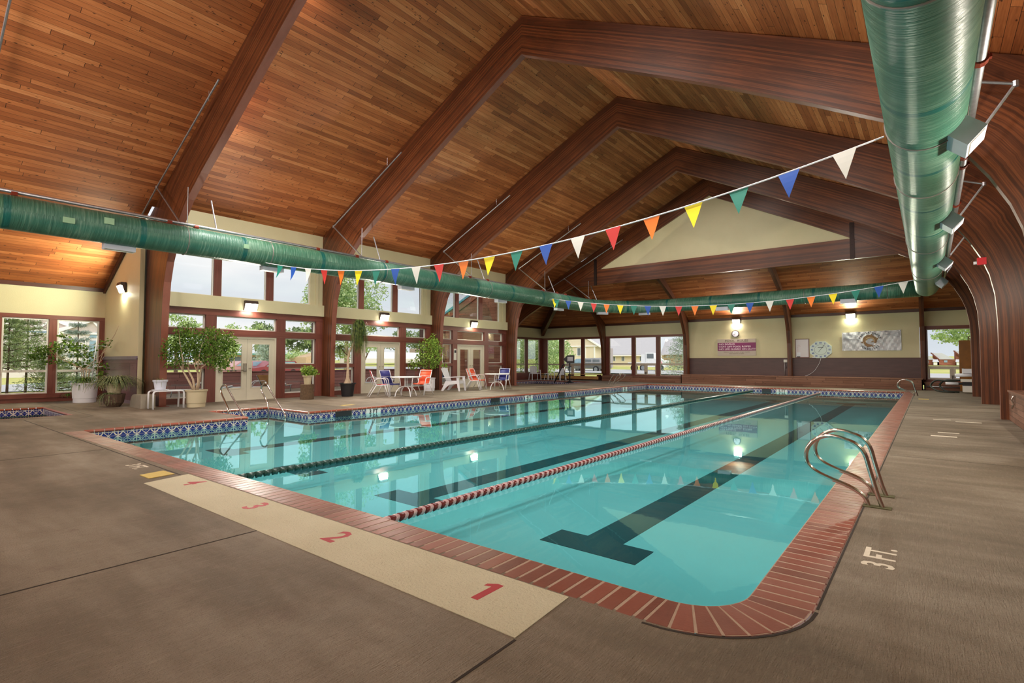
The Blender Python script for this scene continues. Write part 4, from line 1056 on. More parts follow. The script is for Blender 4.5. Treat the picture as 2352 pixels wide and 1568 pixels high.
def adirondack(label):
    r = empty('adirondack_chair', (0,0,0), 0, label, 'chair')
    m = MB(); slat_fan(m, 5, .40, .60, .34, .95, -.16, -.40); m.prism([(-.17,-.22,.40),(-.17,.22,.40),(-.19,.22,.46),(-.19,-.22,.46)], (-.03,0,0)); m.prism([(-.29,-.26,.66),(-.29,.26,.66),(-.31,.26,.71),(-.31,-.26,.71)], (-.03,0,0)); m.build('backrest', M_WHITE, r)
    m = MB()
    for k in range(5): m.box(-.18+k*.11,-.08+k*.11,-.25,.25,.34+.015*k-.02,.36+.015*k); 
    m.box(.35,.38,-.27,.27,.30,.42); m.build('seat', M_WHITE, r)
    for s in (-1,1):
        m = MB(); m.prism([(-.30,.27*s-.05,.53),(-.30,.27*s+.05,.53),(.36,.30*s+.07,.57),(.42,.30*s,.57),(.36,.30*s-.07,.57)], (0,0,.028)); m.build('armrest', M_WHITE, r)
        m = MB(); m.prism([(.30,.28*s,.56),(.40,.28*s,.56),(.46,.28*s,0),(.40,.28*s,0),(.34,.28*s,.25)], (0,.04*s,0)); m.build('leg', M_WHITE, r)
        m = MB(); m.prism([(-.20,.26*s,.40),(.38,.26*s,.40),(.38,.26*s,.30),(-.02,.26*s,.26),(-.16,.26*s,.16),(-.30,.26*s,0),(-.40,.26*s,0),(-.30,.26*s,.2)], (0,.035*s,0)); m.build('leg', M_WHITE, r)
    return r
a1 = adirondack('white plastic adirondack chair standing alone between the two tables'); place(a1, (-16.0,15.85,0), math.radians(20)); a1.scale = (1.04,1.04,1.04)
def monobloc(label):
    r = empty('plastic_armchair', (0,0,0), 0, label, 'chair')
    m = MB(); slat_fan(m, 6, .42, .52, .42, .90, -.2, -.30, bow=.06); m.build('backrest', M_WHITE, r)
    m = MB(); m.box(-.22,.24,-.23,.23,.40,.425); m.build('seat', M_WHITE, r)
    for s in (-1,1):
        m = MB(); m.prism([(-.27,.25*s-.025,.62),(-.27,.25*s+.025,.62),(.2,.27*s+.03,.62),(.2,.27*s-.03,.62)], (0,0,.025)); m.build('armrest', M_WHITE, r)
        for x, d in ((.2,.06),(-.22,-.08)):
            m = MB(); m.prism([(x-.03,.25*s,.64 if x > 0 else .42),(x+.03,.25*s,.64 if x > 0 else .42),(x+.02+d,.27*s,0),(x-.03+d,.27*s,0)], (0,.03*s,0)); m.build('leg', M_WHITE, r)
    return r
c = monobloc('white high-backed plastic armchair in the far left corner'); place(c, (-20.6,28.1,0), math.radians(-30)); c.scale = (1.05,1.1,1.05)
c = monobloc('low-backed white plastic armchair right of the small white stool table'); place(c, (-18.95,28.6,0), math.radians(-100)); c.scale = (1,1,.88)
def stool(label):
    r = empty('side_table', (0,0,0), 0, label, 'table')
    m = MB(); m.lathe([(0,.40),(.24,.40),(.26,.42),(.26,.44),(0,.45)], (0,0,0), 20); m.build('table_top', M_WHITE, r)
    for k in range(4):
        a = pi/4+k*pi/2; m = MB(); m.beam((.18*cos(a),.18*sin(a),.41),(.26*cos(a),.26*sin(a),0), .045, .03); m.build('leg', M_WHITE, r)
    return r
place(stool('small white round plastic table between two white chairs in the far corner'), (-19.85,28.55,0), 0)
def tube_table():
    r = empty('side_table', (-16.15,5.12,0), 0, 'low white tubular side table left of the beige ficus pot', 'table')
    for x in (-.22,-.16,.16,.22):
        m = MB(); tub(m, [(x,-.36,0),(x,-.36,.47),(x,.36,.47),(x,.36,0)], .014); m.build('tube_leg', M_WMET, r, True)
    m = MB()
    for k in range(9): m.box(-.22,.22,-.32+k*.072,-.265+k*.072,.47,.485)
    m.build('table_top', M_WMET, r)
tube_table()

# ------------------------------------------------------------------ leaves
def leaf(m, c, d, w, l, up=None):
    d = Vector(d).normalized(); a = Vector((random.uniform(-1,1),random.uniform(-1,1),random.uniform(-1,1)))
    s = d.cross(a)
    if s.length < 1e-3: s = d.cross(Vector((0,0,1)))
    s.normalize(); c = Vector(c); n = len(m.v)
    m.v += [tuple(c), tuple(c+d*l*.5+s*w*.5), tuple(c+d*l), tuple(c+d*l*.5-s*w*.5)]
    m.f.append((n,n+1,n+2,n+3)); m.uv.append([(0,0)]*4); m.mi.append(0)
def rdir(): 
    z = random.uniform(-1,1); a = random.uniform(0,2*pi); q = sqrt(1-z*z); return Vector((q*cos(a), q*sin(a), z))
def cloud(m, c, R, n, w, l, shell=.5, droop=.3):
    for _ in range(n):
        d = rdir(); k = (random.random()**.45)*(1-shell)+shell*random.random()**.25
        p = Vector((c[0]+d.x*R[0]*k, c[1]+d.y*R[1]*k, c[2]+d.z*R[2]*k))
        e = rdir(); e.z -= droop; s = random.uniform(.7,1.25); leaf(m, p, e, w*s, l*s)
def clumps(m, c, R, k, n, w, l, cr=.35, droop=.3, shell=.5):
    """k leaf clumps inside an ellipsoid"""
    for _ in range(k):
        d = rdir(); q = random.random()**.4
        p = (c[0]+d.x*R[0]*q, c[1]+d.y*R[1]*q, c[2]+d.z*R[2]*q); s = random.uniform(.7,1.3)*cr
        cloud(m, p, (R[0]*s, R[1]*s, R[2]*s*.8), n, w, l, shell, droop)
def pot(name, parent, prof, mat, c=(0,0,0), soil=None):
    m = MB(); m.lathe(prof, c, 28); o = smooth_angle(m.build(name, mat, parent))
    if soil:
        s = MB(); s.lathe([(0,soil[1]),(soil[0],soil[1]),(soil[0]-.01,soil[1]+.012),(0,soil[1]+.02)], c, 16); s.build('soil', M_SOIL, parent)
    return o
def potprof(rb, rt, h, rim=.02, th=.012, band=None):
    P = [(0,0),(rb,0)]
    if band: P += [(rb+.005,band),(rb+.02,band+.005)]
    P += [(rt-.01,h-.05),(rt+rim*.3,h-.05),(rt+rim,h-.04),(rt+rim,h),(rt,h),(rt-th,h-.04),(rt-th*2,h-.06)]
    return P
# big ficus
def ficus():
    r = empty('potted_ficus', (-15.99,5.80,0), 0, 'bushy ficus tree in a beige pot before the first window, beside the side table', 'potted plant')
    pot('plant_pot', r, potprof(.225,.27,.48,.012,.012,.11), M_BEIGEP, soil=(.25,.42))
    cx, cy = -15.99, 5.82
    # lateral axis of the crown runs along (sin, cos) of the view
    ax = Vector((.8,.6,0)); P0 = Vector((0,0,.43)); m = MB()
    def L(u, v, t=0): return ax*u+Vector((0,0,v))+Vector((-.6,.8,0))*t
    br = [[P0, L(.05,.7), L(.02,.95,.02), L(-.06,1.15), L(-.02,1.35), L(.12,1.6,.1)],
          [P0+ax*.02, L(.04,.66,.05), L(.06,.9,.05), L(.10,1.1,.05), L(.35,1.3,.1), L(.62,1.45,.1)],
          [P0-ax*.06, L(-.2,.72,-.03), L(-.36,1.0,-.05), L(-.52,1.3,-.05), L(-.66,1.55)],
          [P0-ax*.04, L(-.13,.75,.05), L(-.28,1.02,.06), L(-.33,1.3,.1), L(-.25,1.6,.1)],
          [L(.02,.95,.02), L(.1,1.15,-.1), L(.2,1.5,-.2), L(.3,1.85,-.2)], [L(-.36,1.0,-.05), L(-.3,1.3,-.15), L(-.4,1.8,-.15), L(-.45,2.1,-.1)]]
    for b in br: m.tube(b, [.034-.024*i/(len(b)-1) if len(b) > 4 else .018-.008*i/(len(b)-1) for i in range(len(b))], 7)
    m.build('trunk', M_PALEB, r, True)
    f = MB()
    for (u, v, t, a, b_, n) in ((-.62,1.65,0,.38,.42,600),(-.2,1.75,.1,.42,.45,800),(.25,1.7,0,.42,.48,800),(.68,1.65,.1,.36,.5,700),(-.35,2.1,0,.3,.26,300),(.85,1.85,0,.22,.3,220),(.6,1.25,0,.3,.22,300),(-.5,1.25,0,.28,.2,170),(-.3,2.38,0,.1,.13,26),(.42,2.08,0,.3,.2,200),(-.82,1.5,0,.15,.42,160),(.0,1.4,.1,.45,.25,220),(.82,1.15,0,.14,.16,60)):
        c_ = L(u,v,t); 
        for _ in range(n):
            d = rdir(); k = random.random()**.5; p = c_+ax*(d.x*a*k)+Vector((0,0,d.z*b_*k))+Vector((-.6,.8,0))*(d.y*.38*k)
            e = rdir(); e.z -= .8; leaf(f, p, e, .042, .075)
    f.build('foliage', M_LEAF, r)
ficus()
def ficus2():
    r = empty('potted_ficus', (-16.72,15.15,0), 0, 'light green ficus in a white pot behind the orange chair', 'potted plant')
    pot('plant_pot', r, potprof(.22,.25,.56,.01,.012,.1), M_WHITE, soil=(.23,.5))
    m = MB()
    for k in range(7):
        a = k*.9; m.tube([(.04*cos(a),.04*sin(a),.5),(.12*cos(a),.12*sin(a),.9),(.3*cos(a+.3),.3*sin(a+.3),1.5),(.42*cos(a+.4),.42*sin(a+.4),2.0)], [.016,.013,.009,.005], 6)
    m.build('stem', M_BARK, r, True)
    f = MB(); cloud(f, (0,0,1.6), (.62,.62,.75), 1700, .05, .08, .25, .5); cloud(f, (-.4,-.5,1.15), (.3,.3,.3), 200, .05, .08, .2, .5); cloud(f, (.1,.1,2.2), (.22,.22,.3), 120, .05, .08, .2, .5); cloud(f, (.3,.6,1.1), (.16,.16,.12), 26, .07, .09)
    f.build('foliage', M_LEAF2, r)
ficus2()
def strands(m, c, n, R, drop, w, up=.25, spread=1.0, seg=5):
    for _ in range(n):
        a = random.uniform(0,2*pi); L = random.uniform(.6,1.0); q = random.uniform(.3,1)*R; D = drop*random.uniform(.55,1.05); U = up*random.uniform(.4,1)
        pr_ = None; sd = Vector((-sin(a),cos(a),0))*w/2
        for i in range(seg+1):
            t = i/seg; x = q*(1-(1-t)**2.2); z = U*sin(min(1,t*2.6)*pi/2)-D*max(0,t-.18)**1.25
            p = Vector((c[0]+x*cos(a), c[1]+x*sin(a), c[2]+z)); ww = sd*(1-.75*t)
            if pr_ is not None: m.face([pr_[0], pr_[1], p+ww, p-ww])
            pr_ = (p-ww, p+ww)
def palm():
    r = empty('ponytail_palm', (-16.45,10.95,0), 0, 'tall ponytail palm with drooping leaves in a black pot beside the second frame', 'potted plant')
    pot('plant_pot', r, [(0,0),(.2,0),(.255,.44),(.30,.445),(.30,.48),(.27,.48),(.25,.42)], M_BLACK, soil=(.24,.40))
    m = MB(); m.tube([(0,0,.38),(0,0,.5),(.0,.0,.66),(-.02,.02,1.0),(-.02,.02,1.35),(.0,.07,1.65),(.08,.18,1.9),(.12,.22,2.2),(.2,.3,2.55)], [.18,.13,.06,.045,.045,.04,.036,.036,.03], 10); m.build('trunk', M_PALEB, r, True)
    m = MB(); m.tube([(-.02,.04,1.45),(-.15,-.05,1.6),(-.25,-.12,1.75)], .02, 6); m.build('side_branch', M_BARK, r, True)
    f = MB(); strands(f, (.2,.33,2.5), 330, .36, 1.6, .022, .42); strands(f, (-.27,-.15,1.72), 80, .42, .6, .02, .2); f.build('foliage', M_PALM, r)
palm()
def stump_plant():
    r = empty('log_stump', (-16.22,9.25,0), 0, 'sawn log stump standing by the window left of the second frame', 'stump')
    m = MB(); m.lathe([(0,0),(.215,0),(.222,.1),(.205,.3),(.215,.49),(.2,.5),(0,.5)], (0,0,0), 18); smooth_angle(m.build('log', M_BARK, r))
    r = empty('potted_houseplant', (-16.20,9.25,.5), 0, 'small leafy houseplant in a beige pot on top of the log stump', 'potted plant')
    pot('plant_pot', r, potprof(.10,.145,.30,.014), M_BEIGEP, soil=(.13,.25))
    f = MB(); cloud(f, (0,0,.46), (.22,.22,.2), 240, .05, .09, .3, .2); cloud(f, (.1,.16,.4), (.2,.2,.12), 60, .05, .09); f.build('foliage', M_LEAF2, r)
stump_plant()
def table_pot():
    r = empty('potted_houseplant', (-16.18,4.98,.485), 0, 'spindly plant in a white pot with saucer on the white side table', 'potted plant')
    m = MB(); m.lathe([(0,0),(.17,0),(.2,.03),(.19,.03),(0,.012)], (0,0,0), 22); m.build('saucer', M_WHITE, r)
    pot('plant_pot', r, potprof(.12,.165,.27,.012), flat('white_glaze', S(214,216,232), .3, noise=.04), (0,0,.014), soil=(.15,.24))
    f = MB(); strands(f, (0,0,.25), 22, .3, .25, .012, .12); f.build('foliage', M_SPIDER, r)
table_pot()
def vine():
    r = empty('potted_vine', (-20.35,4.25,0), 0, 'climbing vine on a white trellis in a tall white pot in the left corner', 'potted plant')
    pot('plant_pot', r, potprof(.28,.33,.60,.012,.014,.13), M_WHITE, soil=(.30,.54))
    m = MB(); m.tube([(.12,.12,.5),(.2,.22,2.05)], .012, 6); m.tube([(.0,.1,1.78),(.45,.5,1.72)], .01, 6); m.tube([(.1,.14,1.1),(.34,.34,1.1)], .01, 6); m.tube([(-.1,0,.5),(-.1,0,1.9)], .01, 6); m.build('trellis', M_WHITE, r, True)
    m = MB()
    for k in range(9):
        a = k*.7; e = Vector((-.25-.1*k, -.3-.08*k, 1.3+.06*k)) if k < 6 else Vector((.3,.4,1.2+.25*(k-6)))
        m.tube([(.05*cos(a),.05*sin(a),.5),(.12*cos(a),.12*sin(a),1.0),tuple(Vector((0,0,.5)).lerp(e,.8)),tuple(e)], [.012,.01,.007,.004], 5)
    m.tube([(.3,.2,.9),(.5,.3,1.5),(.9,.5,2.1),(1.05,.55,2.35)], [.014,.012,.01,.006], 6)
    m.build('stem', M_PALEB, r, True)
    f = MB()
    for (x, y, z, a, b_, n) in ((-.9,-.75,1.62,.45,.16,240),(-.45,-.4,1.75,.4,.2,220),(-1.25,-1.0,1.42,.26,.08,80),(-.1,-.05,1.55,.35,.3,150),(-.2,-.1,1.2,.4,.22,110),(.25,.35,1.0,.2,.3,90),(.35,.4,1.8,.2,.2,50),(-.5,-.45,2.05,.2,.08,30),(-.75,-.7,1.3,.3,.15,70)):
        cloud(f, (x,y,z), (a,a,b_), int(n*.75), .07, .085, .2, .2)
    strands(f, (0,0,.62), 110, .5, .5, .022, .22); strands(f, (-.3,-.35,.2), 26, .25, .18, .02, .12)
    f.build('foliage', M_LEAF, r)
vine()
def spider():
    r = empty('stoneware_planter', (-17.75,4.35,0), 0, 'rough brown trough planter with trailing plants in the left corner', 'planter')
    m = MB(); m.lathe([(0,0),(.18,0),(.28,.12),(.33,.36),(.29,.36),(.26,.3),(0,.3)], (0,0,0), 14, sx=1.0, sy=.8); m.build('planter_body', M_TERRA, r)
    f = MB(); strands(f, (.0,-.1,.34), 90, .34, .45, .02, .1); f.build('trailing_leaves', M_SPIDER, r)
    r = empty('spider_plant', (-17.85,4.38,.36), 0, 'spider plant with arching leaves in a cream pot on the brown planter', 'potted plant')
    pot('plant_pot', r, potprof(.15,.19,.29,.012,.012,.08), M_BEIGEP, soil=(.17,.24))
    f = MB(); strands(f, (0,0,.26), 340, .78, .42, .022, .3); f.build('foliage', M_SPIDER, r)
spider()
def drum():
    r = empty('metal_cover', (0,0,0), 0, 'grey beige half-round metal cover on the floor behind the white side table', 'cover')
    m = MB(); n = 10; P = []
    for i in range(n+1):
        a = pi/2*i/n; P.append((-16.86-.50*sin(a) if False else -17.0-.36*cos(a)+.0, 0, .30*sin(a)))
    pts = [(-17.36,4.62,0)]+[(-17.36+.30*(1-cos(pi/2*i/n)), 4.62, .36*sin(pi/2*i/n)) for i in range(1,n+1)]+[(-16.45,4.62,.36),(-16.45,4.62,0)]
    m.prism(pts, (0,.34,0)); m.build('cover_shell', flat('aged_beige_metal', S(168,158,142), .45, .4, .12, 8), r)
drum()
# ------------------------------------------------------------------ signs and wall things
def arrow_sign():
    r = empty('arrow_sign', (-16.36,25.75,0), 0, 'black arrow-shaped sign on a pole stand beside the far hot tub', 'sign')
    m = MB(); m.lathe([(0,0),(.3,0),(.27,.03),(.12,.09),(.045,.12),(0,.12)], (0,0,0), 20); m.build('stand_base', M_BLACK, r)
    m = MB(); m.tube([(0,0,.1),(0,0,1.15)], .035, 10); m.build('pole', M_BLACK, r, True)
    A = Vector((.78,.626,0))
    def q(u, v, d=0): return tuple(A*u+Vector((0,0,v))+Vector((.626,-.78,0))*d)
    m = MB(); m.prism([q(-.38,1.38),q(-.16,1.14),q(.27,1.16),q(.28,1.62),q(-.14,1.61)], Vector((.626,-.78,0))*.03); m.build('sign_board', M_BLACK, r)
    m = MB(); m.face([q(-.14,1.27,.035),q(.19,1.27,.035),q(.19,1.52,.035),q(-.14,1.52,.035)]); m.build('notice_paper', flat('grey_paper', S(188,184,190), .7), r)
arrow_sign()
def pool_rules():
    r = empty('pool_rules_sign', (0,0,0), 0, 'beige and purple POOL RULES sign on the far wall under the round clock', 'sign')
    y = YF; x0, x1, z0, z1 = -9.33, -7.30, 1.575, 2.51
    bg = flat('sign_beige', S(182,168,156), .5, noise=.03); pu = flat('sign_purple', S(122,24,88), .45, noise=.03); tx = flat('sign_brown_ink', S(94,76,60), .5); wt = flat('sign_pale_ink', S(226,200,214), .5)
    m = MB(); m.box(x0,x1,y-.03,y-.004,z0,z1); m.build('sign_board', bg, r)
    m = MB(); m.box(x0+.005,x1-.005,y-.033,y-.03,1.855,2.30); m.build('purple_band', pu, r)
    F = lambda s_, sz, mt, x, z, al='LEFT', sx=1.25, b=.0: text(s_, sz, mt, wallM(x,y-.034,z), r, 'sign_lettering', .001, al, sx, b)
    F('POOL  RULES', .16, tx, (x0+x1)/2, 2.36, 'CENTER', 1.3)
    F('·NO DIVING', .125, wt, x0+.05, 2.18, sx=1.28, b=.003); F('·STAY OFF POOL ROPES', .125, wt, x0+.05, 2.045, sx=1.28, b=.003); F('·NO LIFE GUARD ON DUTY', .125, wt, x0+.05, 1.905, sx=1.27, b=.003)
    F('Children under 12 years of age must be', .075, tx, (x0+x1)/2, 1.76, 'CENTER', 1.15); F('supervised by an Adult', .075, tx, (x0+x1)/2, 1.68, 'CENTER', 1.15)
pool_rules()
def wall_clock():
    r = empty('wall_clock', (-8.36,YF,2.80), 0, 'small round white-faced clock above the pool rules sign', 'clock')
    def disc(m, R, d0, d1, n=32, c=(0,0)):
        m.prism([(c[0]+R*cos(2*pi*k/n), -d0, c[1]+R*sin(2*pi*k/n)) for k in range(n)], (0,-(d1-d0),0))
    m = MB(); disc(m, .2, 0, .04); m.build('clock_rim', flat('dark_wood_rim', S(72,50,44), .4), r)
    m = MB(); disc(m, .165, .04, .046); m.build('clock_face', flat('clock_face_white', S(214,210,224), .4, noise=.02), r)
    m = MB(); m.beam((0,-.05,0),(.004,-.05,.115), .006, .012); m.beam((0,-.052,0),(-.10,-.052,-.055), .006, .01); m.build('clock_hand', M_BLACK, r)
    m = MB()
    for k in range(12): a = k*pi/6; m.beam((.13*cos(a),-.048,.13*sin(a)),(.15*cos(a),-.048,.15*sin(a)), .004, .012)
    m.build('hour_marks', M_BLACK, r)
wall_clock()
def pace_clock():
    cx, cz, y = -4.25, 1.86, YF
    r = empty('pace_clock', (0,0,0), 0, 'large white octagonal pace clock with blue numbers on the far wall', 'clock')
    m = MB(); m.prism([(cx+.52*cos(pi/8+k*pi/4), y-.002, cz+.46*sin(pi/8+k*pi/4)) for k in range(8)], (0,-.06,0)); m.build('clock_body', flat('pale_clock_shell', S(206,220,214), .35, noise=.02), r)
    bl = flat('blue_numeral', S(44,72,158), .4)
    for k in range(12):
        a = pi/2-k*pi/6; s_ = str(60 if k == 0 else 5*k)
        text(s_, .115, bl, wallM(cx+.385*cos(a), y-.064, cz+.355*sin(a)-.04), r, 'numeral', .001, 'CENTER', .9, .004)
    m = MB(); n = 40
    for k in range(n):
        a, b = 2*pi*k/n, 2*pi*(k+1)/n; m.beam((cx+.27*cos(a),y-.064,cz+.25*sin(a)),(cx+.27*cos(b),y-.064,cz+.25*sin(b)), .003, .008)
    m.build('dial_ring', M_BLACK, r)
    m = MB(); m.beam((cx-.1,y-.07,cz-.12),(cx+.17,y-.07,cz+.24), .004, .014); m.build('clock_hand', M_BLACK, r)
    m = MB(); m.box(cx-.12,cx+.12,y-.066,y-.063,cz+.11,cz+.135); m.build('maker_plate', flat('plate_grey', S(90,90,96), .5), r)
    m = MB(); m.box(cx-.37,cx-.1,y-.05,y-.01,1.45,1.5); m.build('switch_box', M_WHITE, r)
    r2 = empty('power_cord', (0,0,0), 0, 'white power cord hanging from the pace clock down to the bench', 'cord')
    m = MB(); m.tube(arc_round([(cx,y-.06,1.42),(cx-.05,y-.06,1.2),(cx-.3,y-.06,.75),(cx-.62,y-.06,.54),(cx-.72,y-.06,.53)], .3, 6), .008, 6); m.build('cord', M_WHITE, r2, True)
pace_clock()
def whiteboard():
    r = empty('whiteboard', (0,0,0), 0, 'portrait whiteboard in a brown frame left of the pace clock', 'whiteboard')
    x0, x1, z0, z1, y = -5.40, -4.76, 1.46, 2.43, YF
    m = MB(); frame_rect_y(m, y-.015, x0, x1, z0, z1, .03, .03); m.build('board_frame', M_POST, r)
    m = MB(); m.box(x0+.02,x1-.02,y-.015,y-.005,z0+.02,z1-.02); m.build('board_panel', flat('board_white', S(214,206,210), .3, noise=.02), r)
    m = MB(); rd = flat('marker_red', S(170,90,90), .6)
    for i, w in enumerate((.24,.3,.1,.1,.1,.1,.1)): m.box(x0+.08,x0+.08+w*.6,y-.018,y-.016,2.1-i*.055,2.106-i*.055)
    m.build('marker_writing', rd, r)
    m = MB(); m.box(x0+.06,x0+.24,y-.02,y-.016,1.53,1.73); m.build('paper_note', M_WHITE, r)
    m = MB(); m.box(x0+.08,x0+.22,y-.05,y-.02,1.49,1.525); m.build('eraser', M_BLACK, r)
    m = MB(); m.box(x0,x1,y-.06,y-.01,1.45,1.47); m.build('pen_tray', M_POST, r)
whiteboard()
def banner():
    r = empty('team_banner', (0,0,0), 0, 'creased white PAGOSA LAKES PORPOISES banner pinned to the far wall', 'banner')
    x0, x1, y = -3.32, -.97, YF-.02; m = MB(); NX, NZ = 40, 14
    def p(i, j):
        u, v = i/NX, j/NZ; zb = lerp(1.80,1.79,u); zt = lerp(2.70,2.76,u)-.012*abs(sin(u*pi*4))
        d = .012*sin(u*31+v*5)*sin(v*9+u*4)+.008*sin(u*70)*sin(v*17)
        return (lerp(x0,x1,u), y-.015+d, lerp(zb,zt,v))
    for i in range(NX):
        for j in range(NZ): m.face([p(i,j),p(i+1,j),p(i+1,j+1),p(i,j+1)])
    m.build('banner_sheet', flat('banner_vinyl', S(206,206,214), .22, noise=.03), r, True)
    cx, cz, yy = -2.19, 2.25, y-.045; bk = flat('banner_ink', S(40,48,62), .5)
    def arc(s_, R, a0, a1, sz, flip):
        for k, ch in enumerate(s_):
            if ch == ' ': continue
            a = math.radians(lerp(a0, a1, k/(len(s_)-1)))
            M = wallM(cx+R*cos(a)*1.05, yy, cz+R*sin(a)) @ Matrix.Rotation(a-pi/2 if not flip else a+pi/2, 4, 'Z')
            text(ch, sz, bk, M, r, 'banner_letter', .001, 'CENTER', 1.0, .003)
    arc('PAGOSA LAKES', .37, 158, 22, .125, False); arc('PORPOISES', .44, 218, 322, .125, True)
    # circling porpoises as the emblem: two crescent bodies with fins
    br = flat('emblem_brown', S(140,104,62), .5, noise=.25, nscale=12); lt = flat('emblem_light', S(186,156,112), .5)
    def cres(a0, a1, R, w, z, mt, name):
        m = MB(); n = 18; pv = None
        for i in range(n+1):
            t = i/n; a = math.radians(lerp(a0,a1,t)); ww = w*sin(pi*min(1,t*.92+.08))**.7+.006
            q = ((cx+(R-ww)*cos(a), z, cz+(R-ww)*sin(a)), (cx+(R+ww)*cos(a), z, cz+(R+ww)*sin(a)))
            if pv: m.face([pv[0],q[0],q[1],pv[1]])
            pv = q
        return m.build(name, mt, r)
    cres(30, 215, .215, .085, yy, br, 'emblem_body'); cres(60, 200, .17, .02, yy-.002, lt, 'emblem_belly')
    cres(190, 300, .215, .06, yy-.003, br, 'emblem_body'); cres(-25, 95, .225, .07, yy-.004, br, 'emblem_body'); cres(-10, 70, .185, .018, yy-.006, lt, 'emblem_belly')
    for (a, b_, c_) in (((.02,.26),(.08,.36),(.14,.24)),((.28,.14),(.37,.18),(.29,.04)),((-.28,-.02),(-.37,-.06),(-.25,-.12)),((.06,-.24),(.2,-.2),(.19,-.24)),((.06,-.24),(.17,-.33),(.13,-.25)),((-.08,-.2),(-.12,-.32),(-.02,-.24)),((.12,.02),(.02,-.06),(.17,-.04)),((-.2,.03),(-.04,.06),(-.18,.1))):
        m = MB(); m.face([(cx+a[0],yy-.007,cz+a[1]),(cx+b_[0],yy-.007,cz+b_[1]),(cx+c_[0],yy-.007,cz+c_[1])]); m.build('emblem_fin', br, r)
    ink = flat('faint_ink', S(96,96,112), .6)
    m = MB()
    for i, w in enumerate((.5,.7,.78,.3,.75,.8)): m.box(x0+.05,x0+.05+w*.8,yy-.002,yy,2.60-i*.065,2.612-i*.065); m.box(x0+.05,x0+.05+w*.5,yy-.002,yy,2.592-i*.065,2.60-i*.065)
    for i, w in enumerate((.95,.6,.72,.45,.25)): m.box(x1-.06-w*.75,x1-.06,yy-.002,yy,2.68-i*.062,2.692-i*.062)
    m.build('sponsor_lines', ink, r)
    for u in (0,.25,.5,.75,1):
        for v in (0,1):
            q = p(int(u*NX), int(v*NZ)); g = MB(); g.tube([(q[0]+(.03 if u == 0 else -.03 if u == 1 else 0),q[1]-.012,q[2]+(.03 if v == 0 else -.03)),(q[0]+(.03 if u == 0 else -.03 if u == 1 else 0),q[1]-.004,q[2]+(.03 if v == 0 else -.03))], .014, 8); g.build('grommet', M_BLACK, r)
banner()
def outlets():
    r = empty('wall_outlet', (0,0,0), 0, 'grey outlet box with a conduit left of the third far rib', 'outlet')
    m = MB(); m.box(-5.95,-5.78,YF-.07,YF-.015,1.22,1.36); m.build('outlet_box', M_CASEW, r)
    m = MB(); m.tube([(-5.9,YF-.04,1.22),(-5.9,YF-.04,.5)], .014, 6); m.tube([(-5.83,YF-.04,1.22),(-5.83,YF-.04,.9)], .01, 6); m.build('conduit', M_GALV, r, True)
    r = empty('exit_keypad', (0,0,0), 0, 'narrow cream instruction plate on the timber post left of the farthest doors', 'plate')
    m = MB(); m.box(XW+.1,XW+.12,17.27,17.45,1.32,1.85); m.build('plate', M_CASEW, r)
    m = MB(); m.lathe([(0,0),(.05,0),(.05,.01),(0,.01)], (0,0,0), 12); 
    m = MB(); m.box(XW+.12,XW+.135,17.31,17.41,1.66,1.78); m.build('dark_button', M_BLACK, r)
outlets()
def wood_door():
    DOOR[0] += 1
    m = MB(); m.box(1.02,1.95,29.28,29.32,.02,2.18); o = m.build('door_%d' % DOOR[0], flat('orange_varnished_door', S(134,82,14), .35, noise=.25, nscale=3)); struct(o)
    h = MB(); h.tube([(1.1,29.28,.98),(1.1,29.2,.98),(1.2,29.2,.98)], .014, 8); h.build('door_handle', M_STEEL, o, True)
wood_door()
def cleaner():
    r = empty('pool_cleaner', (0,0,0), 0, 'white plastic pool cleaning machine with tubes at the farthest right column', 'pool cleaner')
    m = MB(); m.box(1.05,1.5,27.6,28.0,.05,.30); m.build('tub_body', M_CASEW, r)
    m = MB(); m.box(1.0,1.5,27.55,28.05,.46,.56); m.build('lid', M_CASEW, r)
    m = MB(); m.tube([(.82,27.7,.72),(1.5,27.7,.74)], .07, 10); m.build('hose_cuff', M_WHITE, r, True)
    m = MB(); m.box(1.05,1.4,27.6,27.9,.80,.98); m.build('handle_block', M_WHITE, r)
    m = MB(); m.tube([(.52,27.7,.38),(.92,27.7,.38)], .055, 10); m.build('hose_end', M_WHITE, r, True)
    m = MB(); m.tube([(.92,27.7,.38),(1.4,27.7,.38)], .04, 8); m.box(1.05,1.5,27.65,27.95,.3,.46); m.build('black_joint', M_BLACK, r)
    r = empty('vacuum_hose', (0,0,0), 0, 'dark green coiled vacuum hose on the floor below the far right window', 'hose')
    m = MB()
    m.tube(arc_round([(.9,28.0,.42),(.2,28.4,.5),(-.0,28.3,.25),(.25,27.9,.03),(.8,27.7,.03)], .3, 6), .035, 8); m.tube(arc_round([(1.0,28.1,.5),(.5,28.4,.5),(.3,28.3,.28),(.5,28.0,.03),(.95,27.9,.03)], .3, 6), .035, 8)
    m.build('hose', flat('dark_hose', S(34,40,32), .5), r, True)
    r = empty('telescopic_pole', (0,0,0), 0, 'pale telescopic pole lying along the low ledge under the far right window', 'pole')
    m = MB(); m.tube([(-.1,29.52,.17),(1.1,29.52,.15)], .02, 8); m.build('pole', M_GALV, r, True)
cleaner()

